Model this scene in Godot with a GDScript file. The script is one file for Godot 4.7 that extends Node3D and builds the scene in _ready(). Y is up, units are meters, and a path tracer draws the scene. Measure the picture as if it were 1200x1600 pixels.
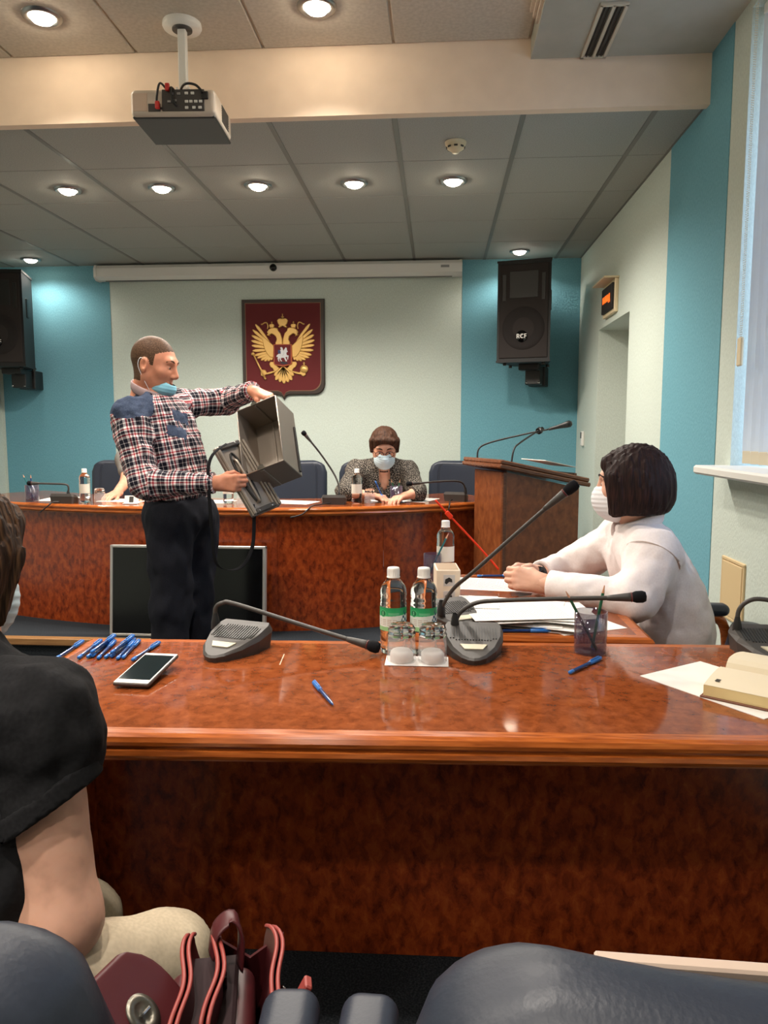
extends Node3D

var mats := {}
var used := {}
const TOP := 0.75
const DAIS := 0.10
const FAR_TOP := 0.85
const WALL_X := 1.18
const BACK_Z := -6.55
const CEIL_Y := 2.735
const BEAM_Z := -3.60
const UPPER_Y := 3.02
const SOFFIT_Y := 2.935
const LOW_E := 1.35
const HIGH_E := 1.6


# ------------------------------------------------------------------ naming
func numbered(called: String) -> String:
	if not used.has(called):
		used[called] = 0
		return called
	used[called] += 1
	return "%s_%03d" % [called, used[called]]


func tag(o: Node3D, label: String, category: String, group := "") -> Node3D:
	o.set_meta("label", label)
	o.set_meta("category", category)
	if group != "":
		o.set_meta("group", group)
	return o


func thing(called: String, label: String, category: String, at := Vector3.ZERO, turn := 0.0, group := "") -> Node3D:
	var o := Node3D.new()
	o.name = numbered(called)
	add_child(o)
	o.position = at
	o.rotation.y = turn
	return tag(o, label, category, group)


func copy_of(o: Node3D, label: String, at: Vector3, turn := 0.0) -> Node3D:
	var c: Node3D = o.duplicate()
	c.name = numbered(String(o.name).rstrip("0123456789_"))
	add_child(c)
	c.position = at
	c.rotation = Vector3(o.rotation.x, turn, o.rotation.z)
	c.set_meta("label", label)
	return c


func new_st(smooth := false) -> SurfaceTool:
	var st := SurfaceTool.new()
	st.begin(Mesh.PRIMITIVE_TRIANGLES)
	st.set_smooth_group(0 if smooth else -1)
	return st


func put_mesh(m: Mesh, called: String, material: Material, parent: Node = self, at := Vector3.ZERO) -> MeshInstance3D:
	var o := MeshInstance3D.new()
	o.mesh = m
	o.material_override = material
	o.name = numbered(called) if parent == self else called
	parent.add_child(o, true)
	o.position = at
	return o


func put(st: SurfaceTool, called: String, material: Material, parent: Node = self, at := Vector3.ZERO) -> MeshInstance3D:
	st.generate_normals()
	return put_mesh(st.commit(), called, material, parent, at)


func struct(st: SurfaceTool, called: String, material: Material, parent: Node = self) -> MeshInstance3D:
	var o := put(st, called, material, parent)
	if parent == self:
		o.set_meta("kind", "structure")
	return o


# ------------------------------------------------------------------ shapes
func tri(st: SurfaceTool, a: Vector3, b: Vector3, c: Vector3) -> void:  # counter-clockwise from outside
	st.add_vertex(a)
	st.add_vertex(c)
	st.add_vertex(b)


func quad(st: SurfaceTool, a: Vector3, b: Vector3, c: Vector3, d: Vector3) -> void:
	tri(st, a, b, c)
	tri(st, a, c, d)


func tri_out(st: SurfaceTool, a: Vector3, b: Vector3, c: Vector3, from: Vector3) -> void:
	if (b - a).cross(c - a).dot((a + b + c) / 3.0 - from) < 0.0:
		tri(st, a, c, b)
	else:
		tri(st, a, b, c)


func quad_out(st: SurfaceTool, a: Vector3, b: Vector3, c: Vector3, d: Vector3, from: Vector3) -> void:
	tri_out(st, a, b, c, from)
	tri_out(st, a, c, d, from)


func axis(i: int, a: float, j: int, b: float, k: int, c: float) -> Vector3:
	var v := Vector3.ZERO
	v[i] = a
	v[j] = b
	v[k] = c
	return v


func bx(st: SurfaceTool, c: Vector3, s: Vector3, r := 0.0, b := Basis()) -> void:
	var h := s / 2.0
	for i in 3:
		var j := (i + 1) % 3
		var k := (i + 2) % 3
		var hj := h[j] - r
		var hk := h[k] - r
		for sg: float in [-1.0, 1.0]:
			var p := []
			for q in [[-1, -1], [1, -1], [1, 1], [-1, 1]]:
				p.append(c + b * axis(i, sg * h[i], j, q[0] * hj, k, q[1] * hk))
			quad_out(st, p[0], p[1], p[2], p[3], c)
			if r > 0.0:
				for sj: float in [-1.0, 1.0]:
					var q := []
					for sk: float in [-1.0, 1.0]:
						q.append(c + b * axis(i, sg * h[i], j, sj * hj, k, sk * hk))
						q.append(c + b * axis(i, sg * (h[i] - r), j, sj * h[j], k, sk * hk))
					quad_out(st, q[0], q[1], q[3], q[2], c)
	if r > 0.0:
		for sx: float in [-1.0, 1.0]:
			for sy: float in [-1.0, 1.0]:
				for sz: float in [-1.0, 1.0]:
					tri_out(st, c + b * Vector3(sx * h.x, sy * (h.y - r), sz * (h.z - r)), c + b * Vector3(sx * (h.x - r), sy * h.y, sz * (h.z - r)), c + b * Vector3(sx * (h.x - r), sy * (h.y - r), sz * h.z), c)


func box_between(st: SurfaceTool, lo: Vector3, hi: Vector3, r := 0.0) -> void:
	bx(st, (lo + hi) / 2.0, (hi - lo).abs(), r)


func round_steps(h: float, r: float, m: int, inner: int) -> Array:
	var t := []
	for a in m:
		t.append(-(h - r) - r * tan(PI / 4.0 * (1.0 - float(a) / m)))
	for a in inner + 1:
		t.append(lerpf(-(h - r), h - r, float(a) / inner))
	for a in m:
		t.append((h - r) + r * tan(PI / 4.0 * float(a + 1) / m))
	return t


# a box with round edges; warp may bend each point
func rbox(st: SurfaceTool, c: Vector3, s: Vector3, r: float, b := Basis(), m := 3, inner := 1, bend := "") -> void:
	var h := s / 2.0
	for i in 3:
		var j := (i + 1) % 3
		var k := (i + 2) % 3
		var tj := round_steps(h[j], r, m, inner)
		var tk := round_steps(h[k], r, m, inner)
		for sg: float in [-1.0, 1.0]:
			var g := []
			for y in tk:
				var row := []
				for x in tj:
					var p := axis(i, sg * h[i], j, x, k, y)
					var q := p.clamp(-h + Vector3.ONE * r, h - Vector3.ONE * r)
					p = q + (p - q).normalized() * r
					if bend != "":
						p = bent(bend, p)
					row.append(c + b * p)
				g.append(row)
			for y in tk.size() - 1:
				for x in tj.size() - 1:
					if sg > 0.0:
						quad(st, g[y][x], g[y][x + 1], g[y + 1][x + 1], g[y + 1][x])
					else:
						quad(st, g[y][x], g[y + 1][x], g[y + 1][x + 1], g[y][x + 1])


func bent(how: String, p: Vector3) -> Vector3:
	var q := p
	if how == "chair_back":
		var hw := 0.285
		var hh := 0.29
		var rad := 0.10
		for s: float in [1.0, -1.0]:
			var e := s * p.y - (hh - rad)
			if e > 0.0:
				var u := clampf(e / rad, 0, 1)
				q.x = p.x * (hw - rad + rad * sqrt(1.0 - u * u * 0.96)) / hw
		q.z += 0.35 * p.x * p.x + 0.10 * p.y * p.y
		if p.z < 0.0:
			q.z -= 0.012 * (1.0 - minf(1.0, absf(p.x) / 0.2))
	elif how == "seat" and p.z > 0.0:
		q.y -= 0.25 * p.z * p.z
	elif how == "flap":
		var e := p.y - 0.0
		if e > 0.0:
			q.z = p.z * sqrt(maxf(0.05, 1.0 - pow(e / 0.078, 2.6) * 0.9))
	return q


func lathe(st: SurfaceTool, profile: Array, n := 24, xf := Transform3D()) -> void:  # (radius, height) pairs, going up the outside
	for i in profile.size() - 1:
		var a: Vector2 = profile[i]
		var b: Vector2 = profile[i + 1]
		for k in n:
			var t0 := TAU * k / n
			var t1 := TAU * (k + 1) / n
			var p0 := xf * Vector3(a.x * cos(t0), a.y, a.x * sin(t0))
			var p1 := xf * Vector3(a.x * cos(t1), a.y, a.x * sin(t1))
			var q0 := xf * Vector3(b.x * cos(t0), b.y, b.x * sin(t0))
			var q1 := xf * Vector3(b.x * cos(t1), b.y, b.x * sin(t1))
			if a.x > 1e-6:
				tri(st, p0, q1, p1)
			if b.x > 1e-6:
				tri(st, p0, q0, q1)


func facing(dir: Vector3, up := Vector3.UP) -> Basis:  # local y along dir
	var y := dir.normalized()
	var x := up.cross(y)
	if x.length() < 0.01:
		x = Vector3.RIGHT.cross(y)
	if x.length() < 0.01:
		x = Vector3.BACK.cross(y)
	x = x.normalized()
	return Basis(x, y, x.cross(y))


func rod(st: SurfaceTool, a: Vector3, b: Vector3, ra: float, rb := -1.0, n := 12) -> void:
	var e := ra if rb < 0.0 else rb
	var l := a.distance_to(b)
	lathe(st, [Vector2(0, 0), Vector2(ra, 0), Vector2(e, l), Vector2(0, l)], n, Transform3D(facing(b - a), a))


func smooth_path(pts: Array, steps := 6) -> Array:
	var r := []
	for i in pts.size() - 1:
		var p0: Vector3 = pts[maxi(i - 1, 0)]
		var p1: Vector3 = pts[i]
		var p2: Vector3 = pts[i + 1]
		var p3: Vector3 = pts[mini(i + 2, pts.size() - 1)]
		for s in steps:
			r.append(p1.cubic_interpolate(p2, p0, p3, float(s) / steps))
	r.append(pts[-1])
	return r


# a swept tube; flat > 0 makes a ribbon of that thickness ratio
func tube(st: SurfaceTool, pts: Array, radius, n := 8, flat := 1.0, side := Vector3.ZERO) -> void:
	var rings := []
	var x := Vector3.ZERO
	for i in pts.size():
		var d: Vector3 = (pts[mini(i + 1, pts.size() - 1)] - pts[maxi(i - 1, 0)]).normalized()
		if side != Vector3.ZERO:
			x = side - d * side.dot(d)
		elif i == 0:
			x = facing(d).x
		else:
			x = x - d * x.dot(d)
		x = x.normalized()
		var z := x.cross(d)
		var r: float = radius[i] if radius is Array else radius
		var ring := []
		for k in n:
			var t := TAU * k / n
			ring.append(pts[i] + x * cos(t) * r + z * sin(t) * r * flat)
		rings.append(ring)
	for i in pts.size() - 1:
		for k in n:
			var k2 := (k + 1) % n
			quad(st, rings[i][k], rings[i + 1][k], rings[i + 1][k2], rings[i][k2])
	for k in n:
		tri(st, pts[0], rings[0][k], rings[0][(k + 1) % n])
		tri(st, pts[-1], rings[-1][(k + 1) % n], rings[-1][k])


func ccw(p: PackedVector2Array) -> PackedVector2Array:
	var s := 0.0
	for i in p.size():
		s += p[i].cross(p[(i + 1) % p.size()])
	var q := p.duplicate()
	if s < 0.0:
		q.reverse()
	return q


# polygon in local xy, extruded along local +z, with an optional chamfer on the front
func extrude(st: SurfaceTool, poly: PackedVector2Array, depth: float, xf := Transform3D(), bevel := 0.0) -> void:
	var p := ccw(poly)
	var inner := PackedVector2Array()
	if bevel > 0.0:
		for i in p.size():
			var d0 := (p[i] - p[(i - 1 + p.size()) % p.size()]).normalized()
			var d1 := (p[(i + 1) % p.size()] - p[i]).normalized()
			var nrm := Vector2(-d0.y - d1.y, d0.x + d1.x)
			inner.append(p[i] + nrm.normalized() * bevel / maxf(0.5, nrm.length() / 2.0))
	else:
		inner = p
	var ids := Geometry2D.triangulate_polygon(p)
	for i in range(0, ids.size(), 3):
		var a := ids[i]
		var b := ids[i + 1]
		var c := ids[i + 2]
		if (p[b] - p[a]).cross(p[c] - p[a]) < 0.0:
			var s := b
			b = c
			c = s
		tri(st, xf * Vector3(inner[a].x, inner[a].y, depth), xf * Vector3(inner[b].x, inner[b].y, depth), xf * Vector3(inner[c].x, inner[c].y, depth))
		tri(st, xf * Vector3(p[a].x, p[a].y, 0), xf * Vector3(p[c].x, p[c].y, 0), xf * Vector3(p[b].x, p[b].y, 0))
	for i in p.size():
		var a := p[i]
		var b := p[(i + 1) % p.size()]
		var z := depth - bevel
		quad(st, xf * Vector3(a.x, a.y, 0), xf * Vector3(b.x, b.y, 0), xf * Vector3(b.x, b.y, z), xf * Vector3(a.x, a.y, z))
		if bevel > 0.0:
			var c := inner[i]
			var d := inner[(i + 1) % p.size()]
			quad(st, xf * Vector3(a.x, a.y, z), xf * Vector3(b.x, b.y, z), xf * Vector3(d.x, d.y, depth), xf * Vector3(c.x, c.y, depth))


# plan outline (x, z) with an edge profile of (outward, y) pairs going from the top inwards down to the bottom
func slab(st: SurfaceTool, plan: PackedVector2Array, profile: Array, caps := true) -> void:
	var p := ccw(plan)
	var n := p.size()
	var rings := []
	for q: Vector2 in profile:
		var ring := []
		for i in n:
			var d0 := (p[i] - p[(i - 1 + n) % n]).normalized()
			var d1 := (p[(i + 1) % n] - p[i]).normalized()
			var o := Vector2(d0.y + d1.y, -d0.x - d1.x)
			var l := o.length()
			o = o / maxf(l * l / 2.0, 0.2)
			ring.append(Vector3(p[i].x + o.x * q.x, q.y, p[i].y + o.y * q.x))
		rings.append(ring)
	for r in rings.size() - 1:
		for i in n:
			var j := (i + 1) % n
			quad(st, rings[r][i], rings[r][j], rings[r + 1][j], rings[r + 1][i])
	if caps:
		var ids := Geometry2D.triangulate_polygon(p)
		for i in range(0, ids.size(), 3):
			tri_out(st, rings[0][ids[i]], rings[0][ids[i + 1]], rings[0][ids[i + 2]], rings[0][ids[i]] - Vector3.UP)
			tri_out(st, rings[-1][ids[i]], rings[-1][ids[i + 1]], rings[-1][ids[i + 2]], rings[-1][ids[i]] + Vector3.UP)


func text_mesh(words: String, height: float, depth: float, bold := false) -> TextMesh:
	var f := SystemFont.new()
	f.font_names = PackedStringArray(["Droid Sans"])
	f.font_weight = 700 if bold else 400
	var t := TextMesh.new()
	t.text = words
	t.font = f
	t.font_size = 48
	t.pixel_size = height / 48.0
	t.depth = depth
	return t


# ------------------------------------------------------------------ materials
func mat(called: String, c: Color, rough := 0.6, metal := 0.0, spec := 0.5) -> StandardMaterial3D:
	if mats.has(called):
		return mats[called]
	var m := StandardMaterial3D.new()
	m.resource_name = called
	m.albedo_color = c
	m.roughness = rough
	m.metallic = metal
	m.metallic_specular = spec
	mats[called] = m
	return m


func noise(seed_: int, freq: float, octaves := 4, kind := FastNoiseLite.TYPE_SIMPLEX_SMOOTH) -> FastNoiseLite:
	var n := FastNoiseLite.new()
	n.seed = seed_
	n.frequency = freq
	n.noise_type = kind
	n.fractal_octaves = octaves
	return n


func ramp_tex(n: FastNoiseLite, stops: Array, size := 512, normal := false, bump := 4.0) -> NoiseTexture2D:
	var t := NoiseTexture2D.new()
	t.width = size
	t.height = size
	t.seamless = true
	t.noise = n
	if normal:
		t.as_normal_map = true
		t.bump_strength = bump
	if stops.size():
		var g := Gradient.new()
		g.offsets = PackedFloat32Array(stops.map(func(s): return s[0]))
		g.colors = PackedColorArray(stops.map(func(s): return s[1]))
		t.color_ramp = g
	return t


func world_map(m: StandardMaterial3D, per_metre: Vector3, local := false) -> StandardMaterial3D:
	m.uv1_triplanar = true
	m.uv1_world_triplanar = not local
	m.uv1_scale = per_metre
	m.uv1_triplanar_sharpness = 4.0
	return m


func rgb8(r: int, g: int, b: int) -> Color:
	return Color(r / 255.0, g / 255.0, b / 255.0)


func glass(called: String, c: Color, a := 0.12) -> StandardMaterial3D:
	var m := mat(called, Color(c.r, c.g, c.b, a), 0.03)
	m.transparency = BaseMaterial3D.TRANSPARENCY_ALPHA
	return m


func solid_glass(called: String, c: Color, index := 0.05) -> StandardMaterial3D:
	var m := mat(called, Color(c.r, c.g, c.b, 0.0), 0.02)
	m.refraction_enabled = true
	m.refraction_scale = index
	return m


func make_materials() -> void:
	# burl veneer in three tones
	for q in [["burl_top", [[0.0, rgb8(98, 47, 22)], [0.35, rgb8(122, 61, 30)], [0.55, rgb8(134, 69, 35)], [0.8, rgb8(145, 77, 40)], [1.0, rgb8(160, 90, 50)]], 0.07, 21],
			["burl_lectern", [[0.0, rgb8(88, 42, 20)], [0.3, rgb8(116, 60, 30)], [0.55, rgb8(130, 70, 36)], [0.8, rgb8(142, 80, 42)], [1.0, rgb8(160, 96, 54)]], 0.42, 6],
			["burl_panel", [[0.0, rgb8(66, 22, 10)], [0.3, rgb8(118, 46, 20)], [0.55, rgb8(146, 60, 25)], [0.8, rgb8(164, 74, 30)], [1.0, rgb8(184, 94, 42)]], 0.22, 5]]:
		var n := noise(q[3], 0.016, 6)
		n.domain_warp_enabled = true
		n.domain_warp_amplitude = 40.0
		n.domain_warp_frequency = 0.02
		n.fractal_gain = 0.66
		var m := mat(q[0], Color.WHITE, q[2])
		m.albedo_texture = ramp_tex(n, q[1], 1024)
		world_map(m, Vector3(1.3, 0.8, 1.3))
	var grain := noise(33, 0.02, 4)
	var m1 := mat("wood_edge", Color.WHITE, 0.18)
	m1.albedo_texture = ramp_tex(grain, [[0.0, rgb8(128, 62, 24)], [0.5, rgb8(168, 88, 36)], [1.0, rgb8(196, 112, 52)]], 512)
	world_map(m1, Vector3(0.8, 9.0, 9.0))
	var m2 := mat("wood_podium", Color.WHITE, 0.25)
	m2.albedo_texture = ramp_tex(noise(34, 0.02, 4), [[0.0, rgb8(84, 46, 28)], [0.5, rgb8(108, 62, 38)], [1.0, rgb8(128, 78, 50)]], 512)
	world_map(m2, Vector3(1.5, 14.0, 3.0))
	var m3 := mat("oak_trim", Color.WHITE, 0.4)
	m3.albedo_texture = ramp_tex(noise(35, 0.02, 4), [[0.0, rgb8(120, 82, 48)], [1.0, rgb8(164, 122, 76)]], 256)
	world_map(m3, Vector3(0.6, 10.0, 10.0))
	# papered walls
	var pit := ramp_tex(noise(7, 0.06, 3), [], 512, true, 3.0)
	for q in [["wall_pale", rgb8(206, 217, 207)], ["wall_blue", rgb8(110, 167, 183)], ["paint_white", rgb8(232, 218, 200)]]:
		var w := mat(q[0], Color.WHITE, 0.85, 0.0, 0.3)
		var c: Color = q[1]
		w.albedo_texture = ramp_tex(noise(8, 0.05, 3), [[0.0, c.darkened(0.07)], [1.0, c.lightened(0.05)]], 512)
		w.normal_enabled = true
		w.normal_texture = pit
		w.normal_scale = 0.3
		world_map(w, Vector3(4.0, 1.7, 4.0))
	var tile := mat("ceiling_tile", Color.WHITE, 0.8, 0.0, 0.3)
	tile.albedo_texture = ramp_tex(noise(9, 0.16, 2), [[0.0, rgb8(144, 145, 140)], [0.5, rgb8(166, 167, 161)], [1.0, rgb8(174, 175, 168)]], 512)
	world_map(tile, Vector3(1.7, 1.7, 1.7))
	var panel := mat("ceiling_panel", Color.WHITE, 0.8, 0.0, 0.3)
	panel.albedo_texture = ramp_tex(noise(13, 0.1, 3), [[0.0, rgb8(192, 182, 168)], [1.0, rgb8(212, 202, 188)]], 256)
	world_map(panel, Vector3(1.7, 1.7, 1.7))
	mat("tile_grid", rgb8(118, 118, 112), 0.5)
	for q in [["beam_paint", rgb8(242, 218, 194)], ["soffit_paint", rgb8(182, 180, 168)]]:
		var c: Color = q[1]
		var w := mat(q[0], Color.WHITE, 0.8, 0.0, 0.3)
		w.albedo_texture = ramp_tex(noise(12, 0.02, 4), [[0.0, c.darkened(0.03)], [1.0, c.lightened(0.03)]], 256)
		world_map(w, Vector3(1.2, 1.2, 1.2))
	var carpet := mat("carpet", Color.WHITE, 0.95, 0.0, 0.2)
	carpet.albedo_texture = ramp_tex(noise(10, 0.2, 3), [[0.0, rgb8(26, 29, 33)], [0.5, rgb8(46, 50, 55)], [1.0, rgb8(72, 76, 80)]], 512)
	world_map(carpet, Vector3(1.4, 1.4, 1.4))
	var leather := mat("leather_navy", rgb8(42, 48, 61), 0.42)
	leather.normal_enabled = true
	leather.normal_texture = ramp_tex(noise(11, 0.05, 3, FastNoiseLite.TYPE_CELLULAR), [], 512, true, 2.0)
	leather.normal_scale = 0.35
	world_map(leather, Vector3(7, 7, 7))
	mat("black_plastic", rgb8(28, 27, 27), 0.45)
	mat("dark_plastic", rgb8(62, 58, 55), 0.5)
	mat("black_gloss", rgb8(12, 12, 13), 0.12)
	mat("metal_grey", rgb8(150, 150, 150), 0.3, 1.0)
	mat("steel", rgb8(150, 139, 128), 0.42, 0.65)
	mat("chrome", rgb8(205, 205, 205), 0.1, 1.0)
	mat("white_plastic", rgb8(228, 226, 220), 0.4)
	mat("cream_plastic", rgb8(222, 204, 168), 0.5)
	mat("paper", rgb8(232, 228, 222), 0.8, 0.0, 0.3)
	mat("black_cloth", rgb8(24, 24, 27), 0.9, 0.0, 0.25)
	mat("gold", rgb8(222, 178, 104), 0.35, 0.4)
	glass("clear_glass", Color(0.95, 0.97, 0.97), 0.06)
	glass("tumbler_glass", Color(0.93, 0.95, 0.96), 0.22)
	solid_glass("crystal", Color(0.97, 0.98, 0.98), 0.05)
	solid_glass("water", Color(0.95, 0.97, 0.97), 0.033)
	glass("smoke_glass", rgb8(58, 48, 78), 0.35)
	mat("pen_blue", rgb8(36, 108, 186), 0.3)
	mat("pen_navy", rgb8(26, 58, 110), 0.2)
	var bulb := mat("lamp_glow", Color(1, 0.95, 0.88), 0.4)
	bulb.emission_enabled = true
	bulb.emission = Color(1.0, 0.93, 0.83)
	bulb.emission_energy_multiplier = 15.0


func lamp_light(at: Vector3, energy: float, wide := 70.0) -> void:
	var l := SpotLight3D.new()
	l.name = numbered("downlight_beam")
	add_child(l)
	l.position = at
	l.rotation.x = -PI / 2.0
	l.spot_angle = wide
	l.spot_angle_attenuation = 0.6 if wide > 70.0 else 1.0
	l.spot_range = 12.0
	l.spot_attenuation = 2.0
	l.light_energy = energy
	l.light_color = Color(1.0, 0.96, 0.91)
	l.light_size = 0.05
	l.shadow_enabled = true
	# the frosted bulb also spills light sideways over the ceiling
	var o := OmniLight3D.new()
	o.name = numbered("downlight_bulb_light")
	add_child(o)
	o.position = at + Vector3(0, 0.045, 0)
	o.light_energy = 0.028 * energy
	o.light_color = Color(1.0, 0.93, 0.82)
	o.light_size = 0.02
	o.omni_range = 12.0
	o.omni_attenuation = 2.0
	o.shadow_enabled = true


func _ready() -> void:
	# camera
	var cam := Camera3D.new()
	cam.name = "camera"
	add_child(cam)
	cam.position = Vector3(0, 1.30, 0)
	cam.rotation = Vector3(deg_to_rad(-6.195), deg_to_rad(4.131), 0)
	cam.fov = 68.7256
	cam.near = 0.05
	cam.current = true
	# sky and exposure
	var we := WorldEnvironment.new()
	we.name = "surroundings"
	add_child(we)
	var env := Environment.new()
	env.background_mode = Environment.BG_SKY
	var sky := Sky.new()
	var sm := ProceduralSkyMaterial.new()
	sm.sky_top_color = Color(0.62, 0.74, 0.90)
	sm.sky_horizon_color = Color(0.82, 0.88, 0.94)
	sm.ground_horizon_color = Color(0.70, 0.72, 0.74)
	sm.ground_bottom_color = Color(0.45, 0.46, 0.47)
	sm.sky_energy_multiplier = 2.2
	sm.ground_energy_multiplier = 1.8
	sky.sky_material = sm
	env.sky = sky
	env.tonemap_mode = Environment.TONE_MAPPER_LINEAR
	env.tonemap_exposure = 1.56
	env.sdfgi_enabled = true
	env.ssao_enabled = true
	env.ssil_enabled = true
	we.environment = env
	make_materials()
	build_room()
	build_fittings()
	build_furniture()
	build_small_things()
	build_people()


# ------------------------------------------------------------------ the room
func build_room() -> void:
	var pale: Material = mats.wall_pale
	var blue: Material = mats.wall_blue
	var left := -3.93
	var rear := 3.6
	# floor and dais
	var st := new_st()
	box_between(st, Vector3(left - 0.3, -0.2, BACK_Z - 0.3), Vector3(WALL_X + 0.5, 0, rear + 0.3))
	struct(st, "floor", mats.carpet)
	st = new_st()
	box_between(st, Vector3(left, 0, BACK_Z), Vector3(WALL_X, DAIS, -4.10))
	var dais := struct(st, "floor_dais", mats.carpet)
	st = new_st()
	bx(st, Vector3((left + WALL_X) / 2, DAIS - 0.012, -4.085), Vector3(WALL_X - left, 0.045, 0.05), 0.006)
	put(st, "step_nosing", mats.oak_trim, dais)
	# back wall, pale with two blue stripes
	st = new_st()
	box_between(st, Vector3(left - 0.3, 0, BACK_Z - 0.3), Vector3(WALL_X + 0.45, 3.3, BACK_Z))
	var wb := struct(st, "wall_back", pale)
	for q in [[-3.90, -2.885], [0.192, WALL_X]]:
		st = new_st()
		box_between(st, Vector3(q[0], DAIS, BACK_Z), Vector3(q[1], CEIL_Y, BACK_Z + 0.003))
		put(st, "wallpaper_stripe", blue, wb)
	# left and rear walls
	st = new_st()
	box_between(st, Vector3(left - 0.3, 0, BACK_Z), Vector3(left, 3.3, rear))
	struct(st, "wall_left", pale)
	st = new_st()
	box_between(st, Vector3(left - 0.3, 0, rear), Vector3(WALL_X + 0.45, 3.3, rear + 0.3))
	struct(st, "wall_rear", pale)
	# right wall with a door recess and two windows
	var x0 := WALL_X
	var x1 := WALL_X + 0.42
	st = new_st()
	var wins := [[-3.13, -1.05]]
	var sill := 1.16
	var head := 2.90
	box_between(st, Vector3(x0, 0, BACK_Z), Vector3(x1, 3.3, -5.76))
	box_between(st, Vector3(x0, 2.04, -5.76), Vector3(x1, 3.3, -4.86))
	box_between(st, Vector3(x0, 0, -4.86), Vector3(x1, 3.3, wins[0][0]))
	box_between(st, Vector3(x0, 0, wins[0][0]), Vector3(x1, sill - 0.03, wins[0][1]))
	box_between(st, Vector3(x0, head, wins[0][0]), Vector3(x1, 3.3, wins[0][1]))
	box_between(st, Vector3(x0, 0, wins[0][1]), Vector3(x1, 3.3, rear))
	var wr := struct(st, "wall_right", pale)
	st = new_st()
	box_between(st, Vector3(x0 - 0.003, 0.0, -4.10), Vector3(x0, SOFFIT_Y, -3.30))
	put(st, "wallpaper_stripe", blue, wr)
	# door leaf deep in the recess
	st = new_st()
	box_between(st, Vector3(x1 - 0.05, DAIS, -5.76), Vector3(x1 - 0.005, 2.04, -4.86))
	var dr := struct(st, "door_1", mats.white_plastic)
	st = new_st(true)
	tube(st, smooth_path([Vector3(x1 - 0.05, 1.05, -5.68), Vector3(x1 - 0.10, 1.05, -5.68), Vector3(x1 - 0.105, 1.05, -5.65), Vector3(x1 - 0.105, 1.05, -5.56)]), 0.009)
	put(st, "door_handle", mats.chrome, dr)
	build_window(1, x0, x1, sill, head, wins[0][0], wins[0][1])
	# suspended ceiling over the dais: a grid and its tiles
	st = new_st()
	box_between(st, Vector3(left - 0.2, CEIL_Y + 0.012, BACK_Z - 0.2), Vector3(x1, CEIL_Y + 0.06, BEAM_Z + 0.01))
	var low := struct(st, "ceiling", mats.paint_white)
	var pitch := 0.59
	var xs := []
	for k in range(-1, 8):
		xs.append(0.376 - pitch * k)
	xs = xs.filter(func(x): return x > left)
	xs.append(left)
	xs.push_front(WALL_X)
	var zs := []
	for k in 6:
		zs.append(BACK_Z + pitch * k)
	st = new_st()
	for x: float in xs:
		bx(st, Vector3(x, CEIL_Y + 0.006, (BACK_Z + BEAM_Z) / 2), Vector3(0.024, 0.014, BEAM_Z - BACK_Z))
	for k in range(0, zs.size()):
		bx(st, Vector3((left + WALL_X) / 2, CEIL_Y + 0.007, zs[k]), Vector3(WALL_X - left, 0.008, 0.008))
	put(st, "tile_grid", mats.tile_grid, low)
	for i in xs.size() - 1:
		for k in zs.size() - 1:
			st = new_st()
			var w: float = xs[i] - xs[i + 1] - 0.022
			bx(st, Vector3((xs[i] + xs[i + 1]) / 2, CEIL_Y + 0.007, (zs[k] + zs[k + 1]) / 2), Vector3(w, 0.012, pitch - 0.007), 0.002)
			put(st, "ceiling_tile", mats.ceiling_tile, low)
	# beam face where the ceiling steps up
	st = new_st()
	box_between(st, Vector3(left, CEIL_Y - 0.012, BEAM_Z), Vector3(x0, UPPER_Y + 0.2, BEAM_Z + 0.05), 0.0)
	struct(st, "ceiling_beam", mats.beam_paint)
	# the higher ceiling over the tables, panels with open joints
	st = new_st()
	box_between(st, Vector3(left - 0.2, UPPER_Y + 0.014, BEAM_Z), Vector3(x1, UPPER_Y + 0.2, rear))
	var up := struct(st, "ceiling_upper", mats.paint_white)
	for i in 8:
		var xr := 0.376 - pitch * i
		if i == 0:
			xr = 0.39
		var xl := maxf(0.376 - pitch * (i + 1), left)
		for k in 6:
			st = new_st()
			var za := BEAM_Z + 0.05 + 1.2 * k
			bx(st, Vector3((xr + xl) / 2, UPPER_Y + 0.008, za + 0.6), Vector3(xr - xl - 0.012, 0.016, 1.194), 0.003)
			put(st, "ceiling_panel", mats.ceiling_panel, up)
	# lowered soffit along the window wall
	st = new_st()
	box_between(st, Vector3(0.395, SOFFIT_Y, BEAM_Z + 0.05), Vector3(x0, UPPER_Y + 0.1, rear))
	var sf := struct(st, "ceiling_soffit", mats.soffit_paint)
	st = new_st()
	for k in 3:
		bx(st, Vector3(0.39 - 0.012 * k, SOFFIT_Y + 0.03 + 0.022 * k, (BEAM_Z + 0.2 + rear) / 2), Vector3(0.012, 0.018, rear - BEAM_Z - 0.4))
	put(st, "edge_strip", mats.paint_white, sf)


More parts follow.
